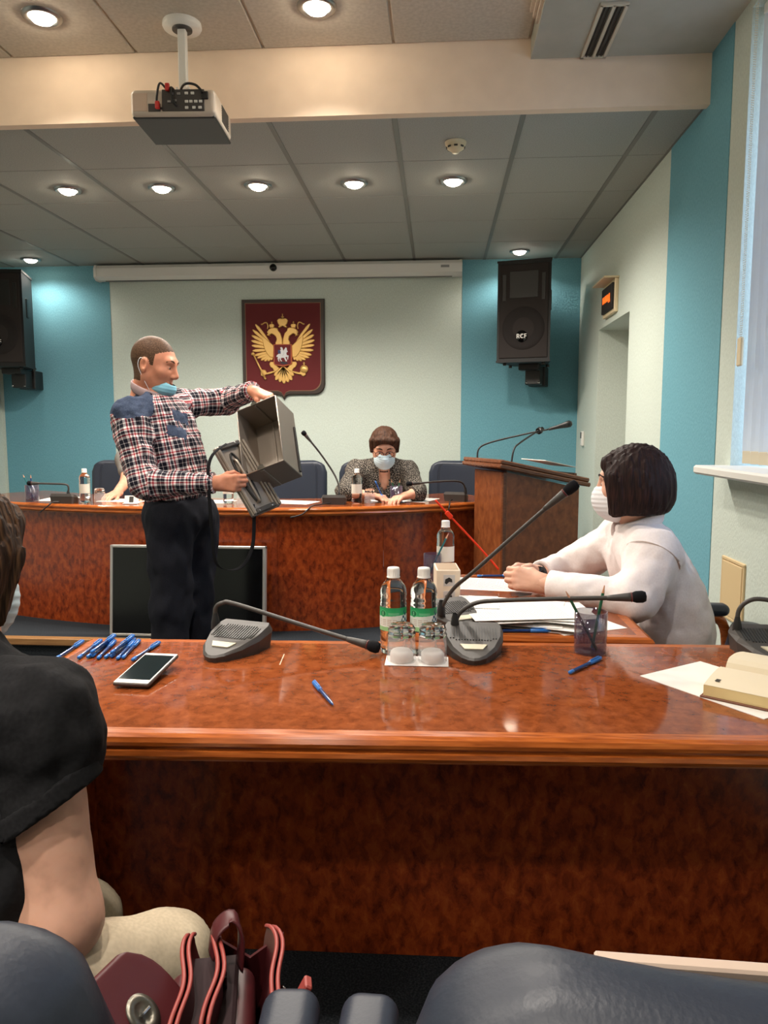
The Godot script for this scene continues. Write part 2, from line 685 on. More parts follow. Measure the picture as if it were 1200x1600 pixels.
func build_window(n: int, x0: float, x1: float, sill: float, head: float, za: float, zb: float) -> void:
	var st := new_st()
	var xf := x1 - 0.06
	var mid := (za + zb) / 2
	for z: float in [za + 0.035, mid, zb - 0.035]:
		bx(st, Vector3(xf, (sill + head) / 2, z), Vector3(0.07, head - sill, 0.07), 0.006)
	for y: float in [sill + 0.035, head - 0.035]:
		bx(st, Vector3(xf, y, mid), Vector3(0.068, 0.07, zb - za), 0.006)
	var w := struct(st, "window_%d" % n, mats.white_plastic)
	st = new_st()
	bx(st, Vector3(xf, (sill + head) / 2, mid), Vector3(0.01, head - sill - 0.1, zb - za - 0.1))
	put(st, "pane", mats.clear_glass, w)
	st = new_st()
	bx(st, Vector3((x0 - 0.13 + xf) / 2, sill - 0.018, mid), Vector3(xf - x0 + 0.13, 0.036, zb - za + 0.10), 0.008)
	put(st, "window_sill", mats.white_plastic, w)
	# vertical blind
	var b := thing("vertical_blind", "white vertical blind slats in the window above the beige wall hatch", "blind", Vector3(x0 + 0.055, 0, 0))
	st = new_st()
	bx(st, Vector3(0, head - 0.02, mid), Vector3(0.045, 0.04, zb - za - 0.04), 0.004)
	put(st, "head_rail", mats.white_plastic, b)
	var m := mat("blind_cloth", rgb8(226, 232, 236), 0.8)
	m.backlight_enabled = true
	m.backlight = Color(0.5, 0.52, 0.55)
	var z := za + 0.07
	var hem := mat("blind_hem", rgb8(214, 200, 172), 0.7)
	var turn := Basis(Vector3.UP, 0.55)
	while z < zb - 0.05:
		st = new_st()
		var g := []
		for i in 7:
			var a := (i - 3) / 3.0
			g.append(turn * Vector3(0.007 * (1.0 - a * a), 0, a * 0.0445))
		for i in 6:
			for s: float in [0.0, 0.0016]:
				var o := turn * Vector3(s, 0, 0)
				var lo := Vector3(0, sill + 0.055, z) + o
				var hi := Vector3(0, head - 0.04, z) + o
				if s > 0.0:
					quad(st, lo + g[i + 1], lo + g[i], hi + g[i], hi + g[i + 1])
				else:
					quad(st, lo + g[i], lo + g[i + 1], hi + g[i + 1], hi + g[i])
		var s := put(st, "slat", m, b)
		st = new_st()
		bx(st, Vector3(0.003, sill + 0.035, z), Vector3(0.008, 0.05, 0.089), 0.002, turn)
		put(st, "hem_weight", hem, s)
		z += 0.078
	if n == 1:
		var c := thing("blind_chain", "beaded pull chain with cream weight hanging beside the window blind", "chain", Vector3(x0 - 0.012, 0, za + 0.075))
		st = new_st()
		for k in 150:
			var y := head - 0.03 - k * 0.0085
			if y > 1.66:
				lathe(st, [Vector2(0, -0.003), Vector2(0.003, 0), Vector2(0, 0.003)], 5, Transform3D(Basis(), Vector3(0, y, 0.008)))
				lathe(st, [Vector2(0, -0.003), Vector2(0.003, 0), Vector2(0, 0.003)], 5, Transform3D(Basis(), Vector3(0, y, -0.008)))
		put(st, "bead_chain", mats.cream_plastic, c)
		st = new_st()
		bx(st, Vector3(0, 1.605, 0), Vector3(0.012, 0.11, 0.042), 0.004)
		put(st, "weight", mats.cream_plastic, c)


# ------------------------------------------------------------------ lamps and things on walls and ceilings
func downlight(at: Vector3, label: String, energy: float) -> void:
	var t := thing("downlight", label, "lamp", at, 0.0, "recessed ceiling downlights")
	var st := new_st(true)
	lathe(st, [Vector2(0.052, 0.0), Vector2(0.056, -0.008), Vector2(0.066, -0.012), Vector2(0.078, -0.008), Vector2(0.082, 0.0)], 28)
	put(st, "trim_ring", mats.metal_grey, t)
	st = new_st(true)
	lathe(st, [Vector2(0, -0.030), Vector2(0.022, -0.028), Vector2(0.040, -0.020), Vector2(0.050, -0.008), Vector2(0.052, 0.0), Vector2(0.0, 0.002)], 24)
	put(st, "bulb_face", mats.lamp_glow, t)
	lamp_light(at + Vector3(0, -0.06, 0), energy, 80.0 if at.y < 2.9 else 64.0 if at.z > -3.0 else 58.0)


func build_fittings() -> void:
	var low := [[-2.226, -4.52, "leftmost"], [-1.65, -4.52, "second from left"], [-1.07, -4.52, "middle"], [-0.50, -4.52, "fourth from left"], [0.075, -4.52, "rightmost"]]
	for q in low:
		downlight(Vector3(q[0], CEIL_Y, q[1]), "%s of the five round lamps in a row across the tiled ceiling" % q[2], LOW_E)
	downlight(Vector3(-3.437, CEIL_Y, -6.27), "round ceiling lamp in the far left corner above the left loudspeaker", LOW_E * 0.25)
	downlight(Vector3(0.64, CEIL_Y, -6.27), "round ceiling lamp right above the right loudspeaker", LOW_E * 0.25)
	downlight(Vector3(-1.664, UPPER_Y, -3.22), "round lamp in the high ceiling, left of the projector", HIGH_E)
	downlight(Vector3(-0.508, UPPER_Y, -3.23), "round lamp in the high ceiling, right of the projector", HIGH_E)
	for z: float in [-1.9, -0.5, 0.9, 2.3]:
		for x: float in [-2.82, -1.664, -0.508]:
			downlight(Vector3(x, UPPER_Y, z), "round ceiling lamp overhead, nearer than the projector and out of view", HIGH_E)
	downlight(Vector3(-2.82, UPPER_Y, -3.22), "round lamp in the high ceiling beyond the left edge of the view", HIGH_E)
	# smoke detector
	var t := thing("smoke_detector", "cream round smoke detector on the tiled ceiling", "detector", Vector3(0.075, CEIL_Y, -3.94))
	var st := new_st(true)
	lathe(st, [Vector2(0.0, -0.012), Vector2(0.052, -0.012), Vector2(0.054, 0.0)], 24)
	put(st, "base", mats.cream_plastic, t)
	st = new_st(true)
	lathe(st, [Vector2(0, -0.052), Vector2(0.016, -0.052), Vector2(0.024, -0.042), Vector2(0.040, -0.034), Vector2(0.046, -0.022), Vector2(0.044, -0.012)], 24)
	put(st, "chamber", mats.cream_plastic, t)
	st = new_st()
	for k in 8:
		var b := Basis(Vector3.UP, TAU * k / 8)
		bx(st, b * Vector3(0.045, -0.028, 0), Vector3(0.004, 0.008, 0.018), 0.0, b)
	put(st, "slots", mats.dark_plastic, t)
	# air vent in the soffit
	t = thing("air_vent", "rectangular air vent with two dark slots in the soffit", "vent", Vector3(0.664, SOFFIT_Y, -3.333))
	var fr := mat("vent_frame", rgb8(206, 196, 176), 0.5)
	st = new_st()
	for x: float in [-0.048, 0.0, 0.048]:
		bx(st, Vector3(x, -0.005, 0), Vector3(0.014, 0.012, 0.42), 0.002)
	for z: float in [-0.205, 0.205]:
		bx(st, Vector3(0, -0.005, z), Vector3(0.11, 0.012, 0.016), 0.002)
	put(st, "frame", fr, t)
	for x: float in [-0.024, 0.024]:
		st = new_st()
		bx(st, Vector3(x, -0.001, 0), Vector3(0.034, 0.004, 0.40))
		put(st, "slot", mats.black_plastic, t)
		for k in 2:
			st = new_st()
			bx(st, Vector3(x - 0.008 + 0.016 * k, -0.006, 0), Vector3(0.0015, 0.008, 0.40), 0.0, Basis(Vector3.BACK, 0.4))
			put(st, "blade", mats.dark_plastic, t)
	build_projector()
	build_screen_case()
	build_emblem()
	build_speaker(Vector3(0.70, 2.215, -6.14), -0.28, "black loudspeaker on the blue wall stripe beside the door wall")
	build_speaker(Vector3(-3.60, 2.21, -6.16), 0.12, "black loudspeaker cut by the left edge of the picture")
	# exit sign
	t = thing("exit_sign", "small dark exit sign with glowing orange letters above the doorway", "sign", Vector3(WALL_X, 2.195, -5.35))
	st = new_st()
	bx(st, Vector3(-0.012, 0, 0), Vector3(0.024, 0.22, 0.36), 0.004)
	put(st, "back_plate", mats.cream_plastic, t)
	st = new_st()
	bx(st, Vector3(-0.03, 0.0, 0), Vector3(0.02, 0.17, 0.31), 0.004)
	put(st, "face", mat("sign_black", rgb8(26, 24, 22), 0.7), t)
	st = new_st()
	bx(st, Vector3(-0.05, 0.115, 0.0), Vector3(0.10, 0.012, 0.38), 0.003)
	put(st, "hood", mats.cream_plastic, t)
	var glow := mat("exit_letters", rgb8(255, 140, 60), 0.5)
	glow.emission_enabled = true
	glow.emission = Color(1.0, 0.42, 0.12)
	glow.emission_energy_multiplier = 0.5
	var w := put_mesh(text_mesh("ВЫХОД", 0.062, 0.004, true), "lettering", glow, t, Vector3(-0.042, 0, 0))
	w.rotation.y = -PI / 2
	var el := OmniLight3D.new()
	el.name = "exit_sign_light"
	add_child(el)
	el.position = Vector3(WALL_X - 0.09, 2.195, -5.35)
	el.light_color = Color(1.0, 0.45, 0.15)
	el.light_energy = 0.0004
	el.light_size = 0.05
	el.omni_range = 12.0
	el.omni_attenuation = 2.0
	el.shadow_enabled = true
	# thermostat
	t = thing("wall_controller", "small white wall controller with grey display near the far corner", "controller", Vector3(WALL_X, 1.235, -6.22))
	st = new_st()
	bx(st, Vector3(-0.012, 0, 0), Vector3(0.024, 0.12, 0.06), 0.006)
	put(st, "body", mats.white_plastic, t)
	st = new_st()
	bx(st, Vector3(-0.024, 0.028, 0), Vector3(0.003, 0.05, 0.045))
	put(st, "display", mats.dark_plastic, t)
	# wall hatch
	t = thing("wall_hatch", "beige hatch door low on the wall below the windowsill", "hatch", Vector3(WALL_X, 0.665, -3.035))
	st = new_st()
	for q in [[Vector3(0, 0.118, 0), Vector3(0.016, 0.014, 0.23)], [Vector3(0, -0.118, 0), Vector3(0.016, 0.014, 0.23)], [Vector3(0, 0, 0.108), Vector3(0.016, 0.24, 0.014)], [Vector3(0, 0, -0.108), Vector3(0.016, 0.24, 0.014)]]:
		bx(st, q[0], q[1], 0.003)
	var hm := mat("hatch_beige", rgb8(214, 190, 146), 0.5)
	put(st, "frame", hm, t)
	st = new_st()
	bx(st, Vector3(-0.003, 0, 0), Vector3(0.014, 0.218, 0.198), 0.002)
	put(st, "door", hm, t)
	build_television()


func build_projector() -> void:
	var t := thing("projector", "silver ceiling projector hanging on a pole, connector side facing the room", "projector", Vector3(-1.11, 2.645, -3.325), 0.05)
	var body := mat("projector_silver", rgb8(206, 192, 176), 0.4, 0.1)
	var st := new_st(true)
	rbox(st, Vector3(0, 0, 0), Vector3(0.355, 0.108, 0.30), 0.022)
	put(st, "housing", body, t)
	st = new_st()
	bx(st, Vector3(0, -0.052, -0.01), Vector3(0.345, 0.012, 0.29), 0.004)
	put(st, "underside", mat("projector_under", rgb8(58, 57, 56), 0.5), t)
	st = new_st()
	bx(st, Vector3(0.045, 0.006, 0.151), Vector3(0.175, 0.085, 0.006), 0.002)
	var pn := put(st, "connector_panel", mats.dark_plastic, t)
	st = new_st()
	bx(st, Vector3(0.135, 0.024, 0.153), Vector3(0.028, 0.03, 0.01), 0.002)
	put(st, "power_socket", mats.black_plastic, pn)
	for q in [[0.0, 0.03], [0.028, 0.03], [0.06, 0.032], [0.085, 0.032], [0.06, 0.0], [0.078, 0.0], [0.098, 0.0], [0.118, 0.0], [0.06, -0.024], [0.09, -0.024], [0.115, -0.024], [-0.012, 0.0], [0.012, 0.004]]:
		st = new_st()
		bx(st, Vector3(q[0], q[1], 0.155), Vector3(0.014, 0.010, 0.006), 0.001)
		put(st, "port", mats.white_plastic if q[0] > 0.03 else mats.metal_grey, pn)
	st = new_st()
	bx(st, Vector3(-0.075, -0.022, 0.151), Vector3(0.05, 0.03, 0.004))
	put(st, "side_slot", mats.dark_plastic, t)
	st = new_st()
	bx(st, Vector3(-0.135, 0.0, 0.1505), Vector3(0.06, 0.07, 0.004), 0.001)
	put(st, "service_cover", mat("projector_cover", rgb8(216, 190, 168), 0.5), t)
	for k in 7:
		st = new_st()
		bx(st, Vector3(0.178, -0.03 + 0.01 * k, -0.02), Vector3(0.004, 0.004, 0.12))
		put(st, "grille_slat", mats.dark_plastic, t)
	st = new_st(true)
	tube(st, smooth_path([Vector3(-0.03, 0.06, 0.10), Vector3(-0.045, 0.07, 0.16), Vector3(-0.055, 0.02, 0.175), Vector3(-0.058, -0.02, 0.168), Vector3(-0.04, -0.03, 0.16)]), 0.0045)
	tube(st, smooth_path([Vector3(0.0, 0.06, 0.06), Vector3(0.05, 0.068, 0.15), Vector3(0.10, 0.06, 0.165), Vector3(0.13, 0.03, 0.165)]), 0.005)
	tube(st, smooth_path([Vector3(0.0, 0.06, 0.08), Vector3(0.0, 0.05, 0.165), Vector3(0.005, 0.0, 0.17), Vector3(0.02, -0.02, 0.16)]), 0.005)
	put(st, "cables", mats.black_plastic, t)
	for q in [Vector3(-0.056, -0.02, 0.172), Vector3(-0.015, 0.052, 0.165)]:
		st = new_st(true)
		rbox(st, q, Vector3(0.018, 0.03, 0.014), 0.004)
		put(st, "plug", mat("red_plastic", rgb8(206, 44, 36), 0.4), t)
	# pole and flange
	st = new_st()
	bx(st, Vector3(0.01, 0.225, 0.01), Vector3(0.034, 0.26, 0.034), 0.003)
	put(st, "pole", mats.white_plastic, t)
	st = new_st()
	for x: float in [-0.016, 0.036]:
		bx(st, Vector3(x, 0.082, 0.01), Vector3(0.008, 0.06, 0.04), 0.001)
	bx(st, Vector3(0.01, 0.058, 0.0), Vector3(0.14, 0.008, 0.10), 0.001)
	put(st, "bracket", mats.white_plastic, t)
	st = new_st(true)
	lathe(st, [Vector2(0, 0.352), Vector2(0.078, 0.352), Vector2(0.082, 0.360), Vector2(0.08, 0.375)], 32, Transform3D(Basis(), Vector3(0.01, 0, 0.01)))
	put(st, "ceiling_flange", mats.white_plastic, t)
	st = new_st(true)
	lathe(st, [Vector2(0, 0.345), Vector2(0.042, 0.345), Vector2(0.042, 0.353)], 24, Transform3D(Basis(), Vector3(0.01, 0, 0.01)))
	put(st, "collar", mats.dark_plastic, t)


func build_screen_case() -> void:
	var t := thing("projection_screen", "long white rolled-up projection screen case along the top of the wall", "screen", Vector3(-1.395, 2.655, BACK_Z))
	var st := new_st()
	var prof := PackedVector2Array([Vector2(0, -0.06), Vector2(0.07, -0.06), Vector2(0.105, -0.035), Vector2(0.105, 0.035), Vector2(0.085, 0.062), Vector2(0, 0.062)])
	var turned := Transform3D(Basis(Vector3(0, 0, 1), Vector3(0, 1, 0), Vector3(-1, 0, 0)), Vector3(1.56, 0, 0))
	extrude(st, prof, 3.12, turned)
	put(st, "case", mats.white_plastic, t)
	for x: float in [-1.57, 1.57]:
		st = new_st()
		var big := PackedVector2Array()
		for p in prof:
			big.append(p * 1.06)
		extrude(st, big, 0.022, Transform3D(turned.basis, Vector3(x + 0.011, 0, 0)))
		put(st, "end_cap", mats.white_plastic, t)
	st = new_st()
	bx(st, Vector3(0, -0.063, 0.05), Vector3(3.0, 0.012, 0.02), 0.003)
	put(st, "bottom_bar", mats.metal_grey, t)
	st = new_st()
	bx(st, Vector3(1.44, 0.01, 0.106), Vector3(0.07, 0.02, 0.002))
	put(st, "sticker", mats.metal_grey, t)
	t = thing("dome_camera", "tiny black round camera on the projection screen case", "camera", Vector3(-1.405, 2.672, BACK_Z + 0.105))
	st = new_st(true)
	lathe(st, [Vector2(0.03, 0), Vector2(0.03, 0.015), Vector2(0.024, 0.028), Vector2(0.012, 0.036), Vector2(0, 0.038)], 20, Transform3D(facing(Vector3.BACK), Vector3.ZERO))
	put(st, "dome", mats.black_gloss, t)


func build_speaker(at: Vector3, turn: float, label: String) -> void:
	var t := thing("loudspeaker", label, "loudspeaker", at, turn, "wall loudspeakers")
	var st := new_st()
	var cab := mat("speaker_black", rgb8(20, 20, 21), 0.6)
	extrude(st, PackedVector2Array([Vector2(-0.205, 0.19), Vector2(0.205, 0.19), Vector2(0.13, -0.19), Vector2(-0.13, -0.19)]), 0.74, Transform3D(Basis(Vector3(1, 0, 0), Vector3(0, 0, 1), Vector3(0, 1, 0)).orthonormalized(), Vector3(0, -0.37, 0)))
	put(st, "cabinet", cab, t)
	st = new_st()
	bx(st, Vector3(0, 0.0, 0.193), Vector3(0.376, 0.71, 0.012), 0.005)
	put(st, "front_grille", mat("speaker_grille", rgb8(40, 33, 31), 0.8), t)
	st = new_st()
	for y: float in [0.37, -0.386]:
		extrude(st, PackedVector2Array([Vector2(-0.21, 0.195), Vector2(0.21, 0.195), Vector2(0.135, -0.195), Vector2(-0.135, -0.195)]), 0.016, Transform3D(Basis(Vector3(1, 0, 0), Vector3(0, 0, 1), Vector3(0, 1, 0)), Vector3(0, y, 0)))
	put(st, "end_panels", cab, t)
	st = new_st()
	for q in [[Vector3(0, 0.2, 0.2), Vector3(0.22, 0.20, 0.004)], [Vector3(-0.15, 0.18, 0.2), Vector3(0.03, 0.2, 0.004)], [Vector3(0.15, 0.18, 0.2), Vector3(0.03, 0.2, 0.004)]]:
		bx(st, q[0], q[1], 0.002)
	put(st, "horn", mats.black_plastic, t)
	st = new_st(true)
	lathe(st, [Vector2(0, 0.0), Vector2(0.05, 0.0), Vector2(0.13, 0.005), Vector2(0.16, 0.007), Vector2(0.165, 0.0)], 36, Transform3D(facing(Vector3.BACK), Vector3(0, -0.13, 0.197)))
	put(st, "woofer", mat("speaker_cone", rgb8(32, 26, 25), 0.85), t)
	st = new_st(true)
	lathe(st, [Vector2(0.044, 0), Vector2(0.044, 0.005), Vector2(0, 0.006)], 24, Transform3D(facing(Vector3.BACK), Vector3(-0.01, -0.19, 0.203)))
	var badge := put(st, "badge", mats.black_gloss, t)
	var w := put_mesh(text_mesh("RCF", 0.046, 0.002, true), "lettering", mats.white_plastic, badge, Vector3(-0.01, -0.19, 0.211))
	w.scale = Vector3(1, 1, 1)
	for s: float in [-1.0, 1.0]:
		st = new_st(true)
		rbox(st, Vector3(s * 0.172, 0.1, 0.04), Vector3(0.03, 0.16, 0.06), 0.01)
		put(st, "side_handle", mats.black_plastic, t)
		for z: float in [-0.1, 0.14]:
			st = new_st(true)
			rod(st, Vector3(s * 0.15, -0.385, z), Vector3(s * 0.15, -0.405, z), 0.014)
			put(st, "foot", mats.black_plastic, t)
	st = new_st()
	bx(st, Vector3(0.02, -0.41, -0.02), Vector3(0.16, 0.05, 0.12), 0.006)
	bx(st, Vector3(0.04, -0.47, -0.12), Vector3(0.12, 0.15, 0.14), 0.006)
	bx(st, Vector3(0.05, -0.47, -0.28), Vector3(0.14, 0.16, 0.18), 0.006)
	put(st, "wall_bracket", mats.black_plastic, t)
	for x: float in [-0.01, 0.09]:
		st = new_st(true)
		rod(st, Vector3(x, -0.53, -0.045), Vector3(x, -0.53, -0.055), 0.008)
		put(st, "bolt", mats.chrome, t)


func build_television() -> void:
	var t := thing("television", "black flat television with silver frame standing against the curved desk", "television", Vector3(-1.455, DAIS, -4.19), 0.0)
	t.rotation.x = -0.10
	var w := 0.925
	var h := 0.535
	var st := new_st()
	for s: float in [-1.0, 1.0]:
		bx(st, Vector3(s * (w / 2 - 0.008), h / 2, 0), Vector3(0.016, h, 0.045), 0.003)
	bx(st, Vector3(0, 0.008, 0), Vector3(w, 0.016, 0.045), 0.003)
	bx(st, Vector3(0, h - 0.008, 0), Vector3(w, 0.016, 0.045), 0.003)
	put(st, "frame", mat("tv_frame", rgb8(188, 184, 178), 0.35, 0.5), t)
	st = new_st()
	bx(st, Vector3(0, h / 2, 0.014), Vector3(w - 0.03, h - 0.03, 0.006))
	put(st, "screen_panel", mats.black_gloss, t)
	st = new_st()
	bx(st, Vector3(0, h / 2, -0.005), Vector3(w - 0.03, h - 0.03, 0.03), 0.004)
	put(st, "back_cover", mats.black_plastic, t)


# ------------------------------------------------------------------ the state emblem on its shield
func build_emblem() -> void:
	var t := thing("coat_of_arms", "dark red shield with a golden double-headed eagle on the wall", "emblem", Vector3(-1.345, 2.012, BACK_Z))
	var st := new_st()
	extrude(st, shield_outline(0.0), 0.034, Transform3D(), 0.008)
	put(st, "board", mat("emblem_frame", rgb8(48, 34, 26), 0.4), t)
	st = new_st()
	extrude(st, shield_outline(0.030), 0.037, Transform3D(), 0.002)
	put(st, "inlay_line", mat("emblem_line", rgb8(128, 96, 70), 0.5), t)
	st = new_st()
	extrude(st, shield_outline(0.037), 0.039)
	put(st, "field", mat("emblem_red", rgb8(98, 16, 20), 0.75), t)
	var z := Transform3D(Basis(), Vector3(0, 0, 0.039))
	for mirror: bool in [false, true]:
		for q in [[455, 600, 297, 400, 20], [450, 612, 265, 460, 20], [448, 624, 252, 520, 20], [450, 640, 246, 578, 20], [454, 660, 250, 632, 19], [458, 680, 258, 690, 19], [462, 700, 280, 742, 19], [466, 716, 310, 772, 18], [470, 728, 350, 795, 18], [474, 736, 392, 805, 17], [480, 742, 432, 805, 17], [488, 744, 470, 796, 15]]:
			feather(t, z, q[0], q[1], q[2], q[3], q[4], mirror, "wing_feather")
		st = new_st()
		extrude(st, crest_poly([372, 520, 420, 560, 462, 600, 505, 640, 500, 770, 455, 760, 425, 725, 400, 680, 385, 630, 375, 575], mirror), 0.017, z, 0.005)
		put(st, "wing_covert", mats.gold, t)
		st = new_st()
		extrude(st, crest_poly([603, 640, 520, 640, 522, 600, 536, 570, 528, 540, 505, 520, 480, 508, 458, 522, 470, 536, 440, 530, 424, 518, 438, 508, 428, 488, 446, 462, 480, 444, 520, 440, 548, 448, 556, 476, 580, 500, 598, 560], mirror), 0.02, z, 0.005)
		put(st, "eagle_head", mats.gold, t)
		st = new_st()
		extrude(st, crest_poly([462, 444, 452, 415, 462, 402, 478, 402, 478, 392, 470, 388, 478, 384, 478, 374, 486, 374, 486, 384, 494, 388, 486, 392, 486, 402, 502, 402, 514, 415, 504, 444], mirror), 0.016, z, 0.004)
		put(st, "small_crown", mats.gold, t)
		st = new_st(true)
		var rib := []
		for q in [[432, 455], [438, 420], [425, 388], [400, 388], [372, 405], [362, 398]]:
			var v: Vector2 = crest_point(1206.0 - q[0] if mirror else float(q[0]), q[1])
			rib.append(Vector3(v.x, v.y, 0.044))
		tube(st, smooth_path(rib, 4), 0.006, 6)
		put(st, "ribbon", mats.gold, t)
		st = new_st()
		extrude(st, crest_poly([520, 800, 492, 812, 458, 812, 448, 838, 462, 870, 488, 886, 500, 910, 420, 930, 400, 900, 360, 895, 350, 930, 352, 960, 380, 975, 410, 952, 440, 950, 510, 925, 545, 905, 560, 880, 540, 868, 530, 830], mirror), 0.016, z, 0.004)
		put(st, "eagle_leg", mats.gold, t)
	for q in [[600, 870, 500, 965, 24], [602, 870, 515, 1015, 26], [603, 870, 562, 1038, 26], [603, 870, 611, 1054, 26], [604, 870, 658, 1038, 26], [605, 870, 700, 1015, 26], [606, 870, 722, 965, 24]]:
		feather(t, z, q[0], q[1], q[2], q[3], q[4], false, "tail_feather")
	st = new_st()
	extrude(st, crest_poly([552, 432, 566, 418, 552, 398, 542, 366, 556, 346, 580, 340, 596, 346, 599, 334, 588, 330, 588, 322, 599, 320, 599, 292, 607, 292, 607, 320, 618, 322, 618, 330, 607, 334, 610, 346, 626, 340, 650, 346, 664, 366, 654, 398, 640, 418, 654, 432, 640, 446, 603, 424, 566, 446], false), 0.018, z, 0.005)
	put(st, "great_crown", mats.gold, t)
	st = new_st()
	extrude(st, crest_poly([500, 622, 706, 622, 706, 835, 690, 850, 603, 866, 516, 850, 500, 835], false), 0.026, z, 0.004)
	var sh := put(st, "breast_shield", mat("emblem_copper", rgb8(190, 96, 54), 0.5), t)
	st = new_st()
	extrude(st, crest_poly([512, 632, 694, 632, 694, 832, 684, 840, 603, 852, 522, 840, 512, 832], false), 0.028, z)
	put(st, "shield_field", mat("emblem_crimson", rgb8(112, 20, 26), 0.7), sh)
	st = new_st()
	extrude(st, crest_poly([540, 745, 560, 728, 592, 728, 612, 700, 630, 672, 640, 658, 650, 664, 654, 690, 664, 704, 652, 712, 646, 722, 650, 742, 672, 748, 664, 790, 656, 790, 656, 760, 634, 766, 654, 806, 640, 812, 620, 772, 592, 770, 584, 790, 598, 806, 588, 812, 570, 790, 572, 770, 560, 790, 570, 812, 558, 810, 548, 780, 552, 760, 534, 762], false), 0.033, z)
	put(st, "silver_horse", mat("emblem_silver", rgb8(206, 206, 208), 0.4, 0.3), sh)
	st = new_st()
	extrude(st, crest_poly([586, 740, 584, 700, 576, 690, 588, 686, 580, 662, 592, 654, 606, 664, 612, 690, 622, 700, 612, 740, 600, 752], false), 0.037, z)
	put(st, "silver_rider", mats.emblem_silver, sh)
	st = new_st()
	extrude(st, crest_poly([584, 690, 556, 684, 552, 720, 572, 728, 586, 716], false), 0.035, z)
	put(st, "blue_cloak", mat("emblem_blue", rgb8(48, 66, 112), 0.6), sh)
	st = new_st()
	extrude(st, crest_poly([566, 826, 600, 812, 650, 820, 664, 834, 610, 840], false), 0.032, z)
	put(st, "dragon", mat("emblem_dark", rgb8(40, 40, 52), 0.6), sh)
	# sceptre and orb
	st = new_st(true)
	var a1: Vector2 = crest_point(272.0, 725.0)
	var a2: Vector2 = crest_point(402.0, 996.0)
	rod(st, Vector3(a1.x, a1.y, 0.056), Vector3(a2.x, a2.y, 0.056), 0.006, 0.009)
	lathe(st, [Vector2(0, -0.018), Vector2(0.016, -0.008), Vector2(0.016, 0.006), Vector2(0, 0.018)], 12, Transform3D(Basis(), Vector3(a1.x - 0.002, a1.y, 0.056)))
	lathe(st, [Vector2(0, -0.012), Vector2(0.012, 0), Vector2(0, 0.012)], 12, Transform3D(Basis(), Vector3(a2.x, a2.y, 0.056)))
	put(st, "sceptre", mats.gold, t)
	st = new_st(true)
	var o: Vector2 = crest_point(838.0, 894.0)
	var ball := []
	for i in 9:
		var g := -PI / 2 + PI * i / 8
		ball.append(Vector2(0.036 * cos(g), 0.036 * sin(g)))
	lathe(st, ball, 16, Transform3D(Basis.from_scale(Vector3(1, 1, 0.5)), Vector3(o.x, o.y, 0.05)))
	put(st, "orb", mats.gold, t)
	st = new_st()
	bx(st, Vector3(o.x, o.y + 0.046, 0.05), Vector3(0.007, 0.028, 0.006))
	bx(st, Vector3(o.x, o.y + 0.048, 0.05), Vector3(0.018, 0.006, 0.006))
	put(st, "orb_cross", mats.gold, t)


func shield_outline(s: float) -> PackedVector2Array:
	var p := PackedVector2Array()
	var hw := 0.361 - s
	var top := 0.413 - s
	var bot := -0.400 + s
	p.append(Vector2(-hw, top))
	p.append(Vector2(hw, top))
	for a in 6:
		var g := PI / 2 * a / 5
		p.append(Vector2(hw - 0.09 + 0.09 * cos(g), bot + 0.09 - 0.09 * sin(g)))
	p.append(Vector2(0.05, bot))
	p.append(Vector2(0.02, bot - 0.012))
	p.append(Vector2(0.0, bot - 0.045))
	p.append(Vector2(-0.02, bot - 0.012))
	p.append(Vector2(-0.05, bot))
	for a in 6:
		var g := PI / 2 * (5 - a) / 5
		p.append(Vector2(-hw + 0.09 - 0.09 * cos(g), bot + 0.09 - 0.09 * sin(g)))
	return p


func crest_point(x: float, y: float) -> Vector2:
	return Vector2((x - 603.0) * 0.000781, (660.0 - y) * 0.000781)


func crest_poly(pts: Array, mirror: bool) -> PackedVector2Array:
	var r := PackedVector2Array()
	for i in range(0, pts.size(), 2):
		var x: float = pts[i]
		r.append(crest_point(1206.0 - x if mirror else x, pts[i + 1]))
	return r


func feather(t: Node3D, z: Transform3D, x0: float, y0: float, x1: float, y1: float, w: float, mirror: bool, called: String) -> void:
	var a := crest_point(1206.0 - x0 if mirror else x0, y0)
	var b := crest_point(1206.0 - x1 if mirror else x1, y1)
	var d := (b - a).normalized()
	var n := Vector2(-d.y, d.x) * w * 0.000781
	var l := a.distance_to(b)
	var pts := PackedVector2Array([a + n * 0.35, a + d * l * 0.4 + n * 0.85, a + d * l * 0.8 + n * 0.9, a + d * l * 0.95 + n * 0.5, b, a + d * l * 0.95 - n * 0.5, a + d * l * 0.8 - n * 0.9, a + d * l * 0.4 - n * 0.85, a - n * 0.35])
	var s := new_st()
	extrude(s, pts, 0.012, z, 0.004)
	put(s, called, mats.gold, t)


# ------------------------------------------------------------------ tables, chairs, lectern
func edge_profile(top: float) -> Array:
	return [Vector2(-0.03, top), Vector2(-0.006, top), Vector2(0.004, top - 0.004), Vector2(0.009, top - 0.012), Vector2(0.008, top - 0.019), Vector2(0.001, top - 0.022), Vector2(0.001, top - 0.026), Vector2(0.009, top - 0.029), Vector2(0.011, top - 0.037), Vector2(0.007, top - 0.044), Vector2(0.0, top - 0.046), Vector2(0.0, top - 0.05), Vector2(-0.03, top - 0.05)]


func table_top(plan: PackedVector2Array, top: float, t: Node3D) -> void:
	var st := new_st()
	slab(st, plan, edge_profile(top), false)
	put(st, "edge_moulding", mats.wood_edge, t)
	st = new_st()
	slab(st, plan, [Vector2(-0.03, top), Vector2(-0.03, top - 0.05)])
	put(st, "tabletop", mats.burl_top, t)


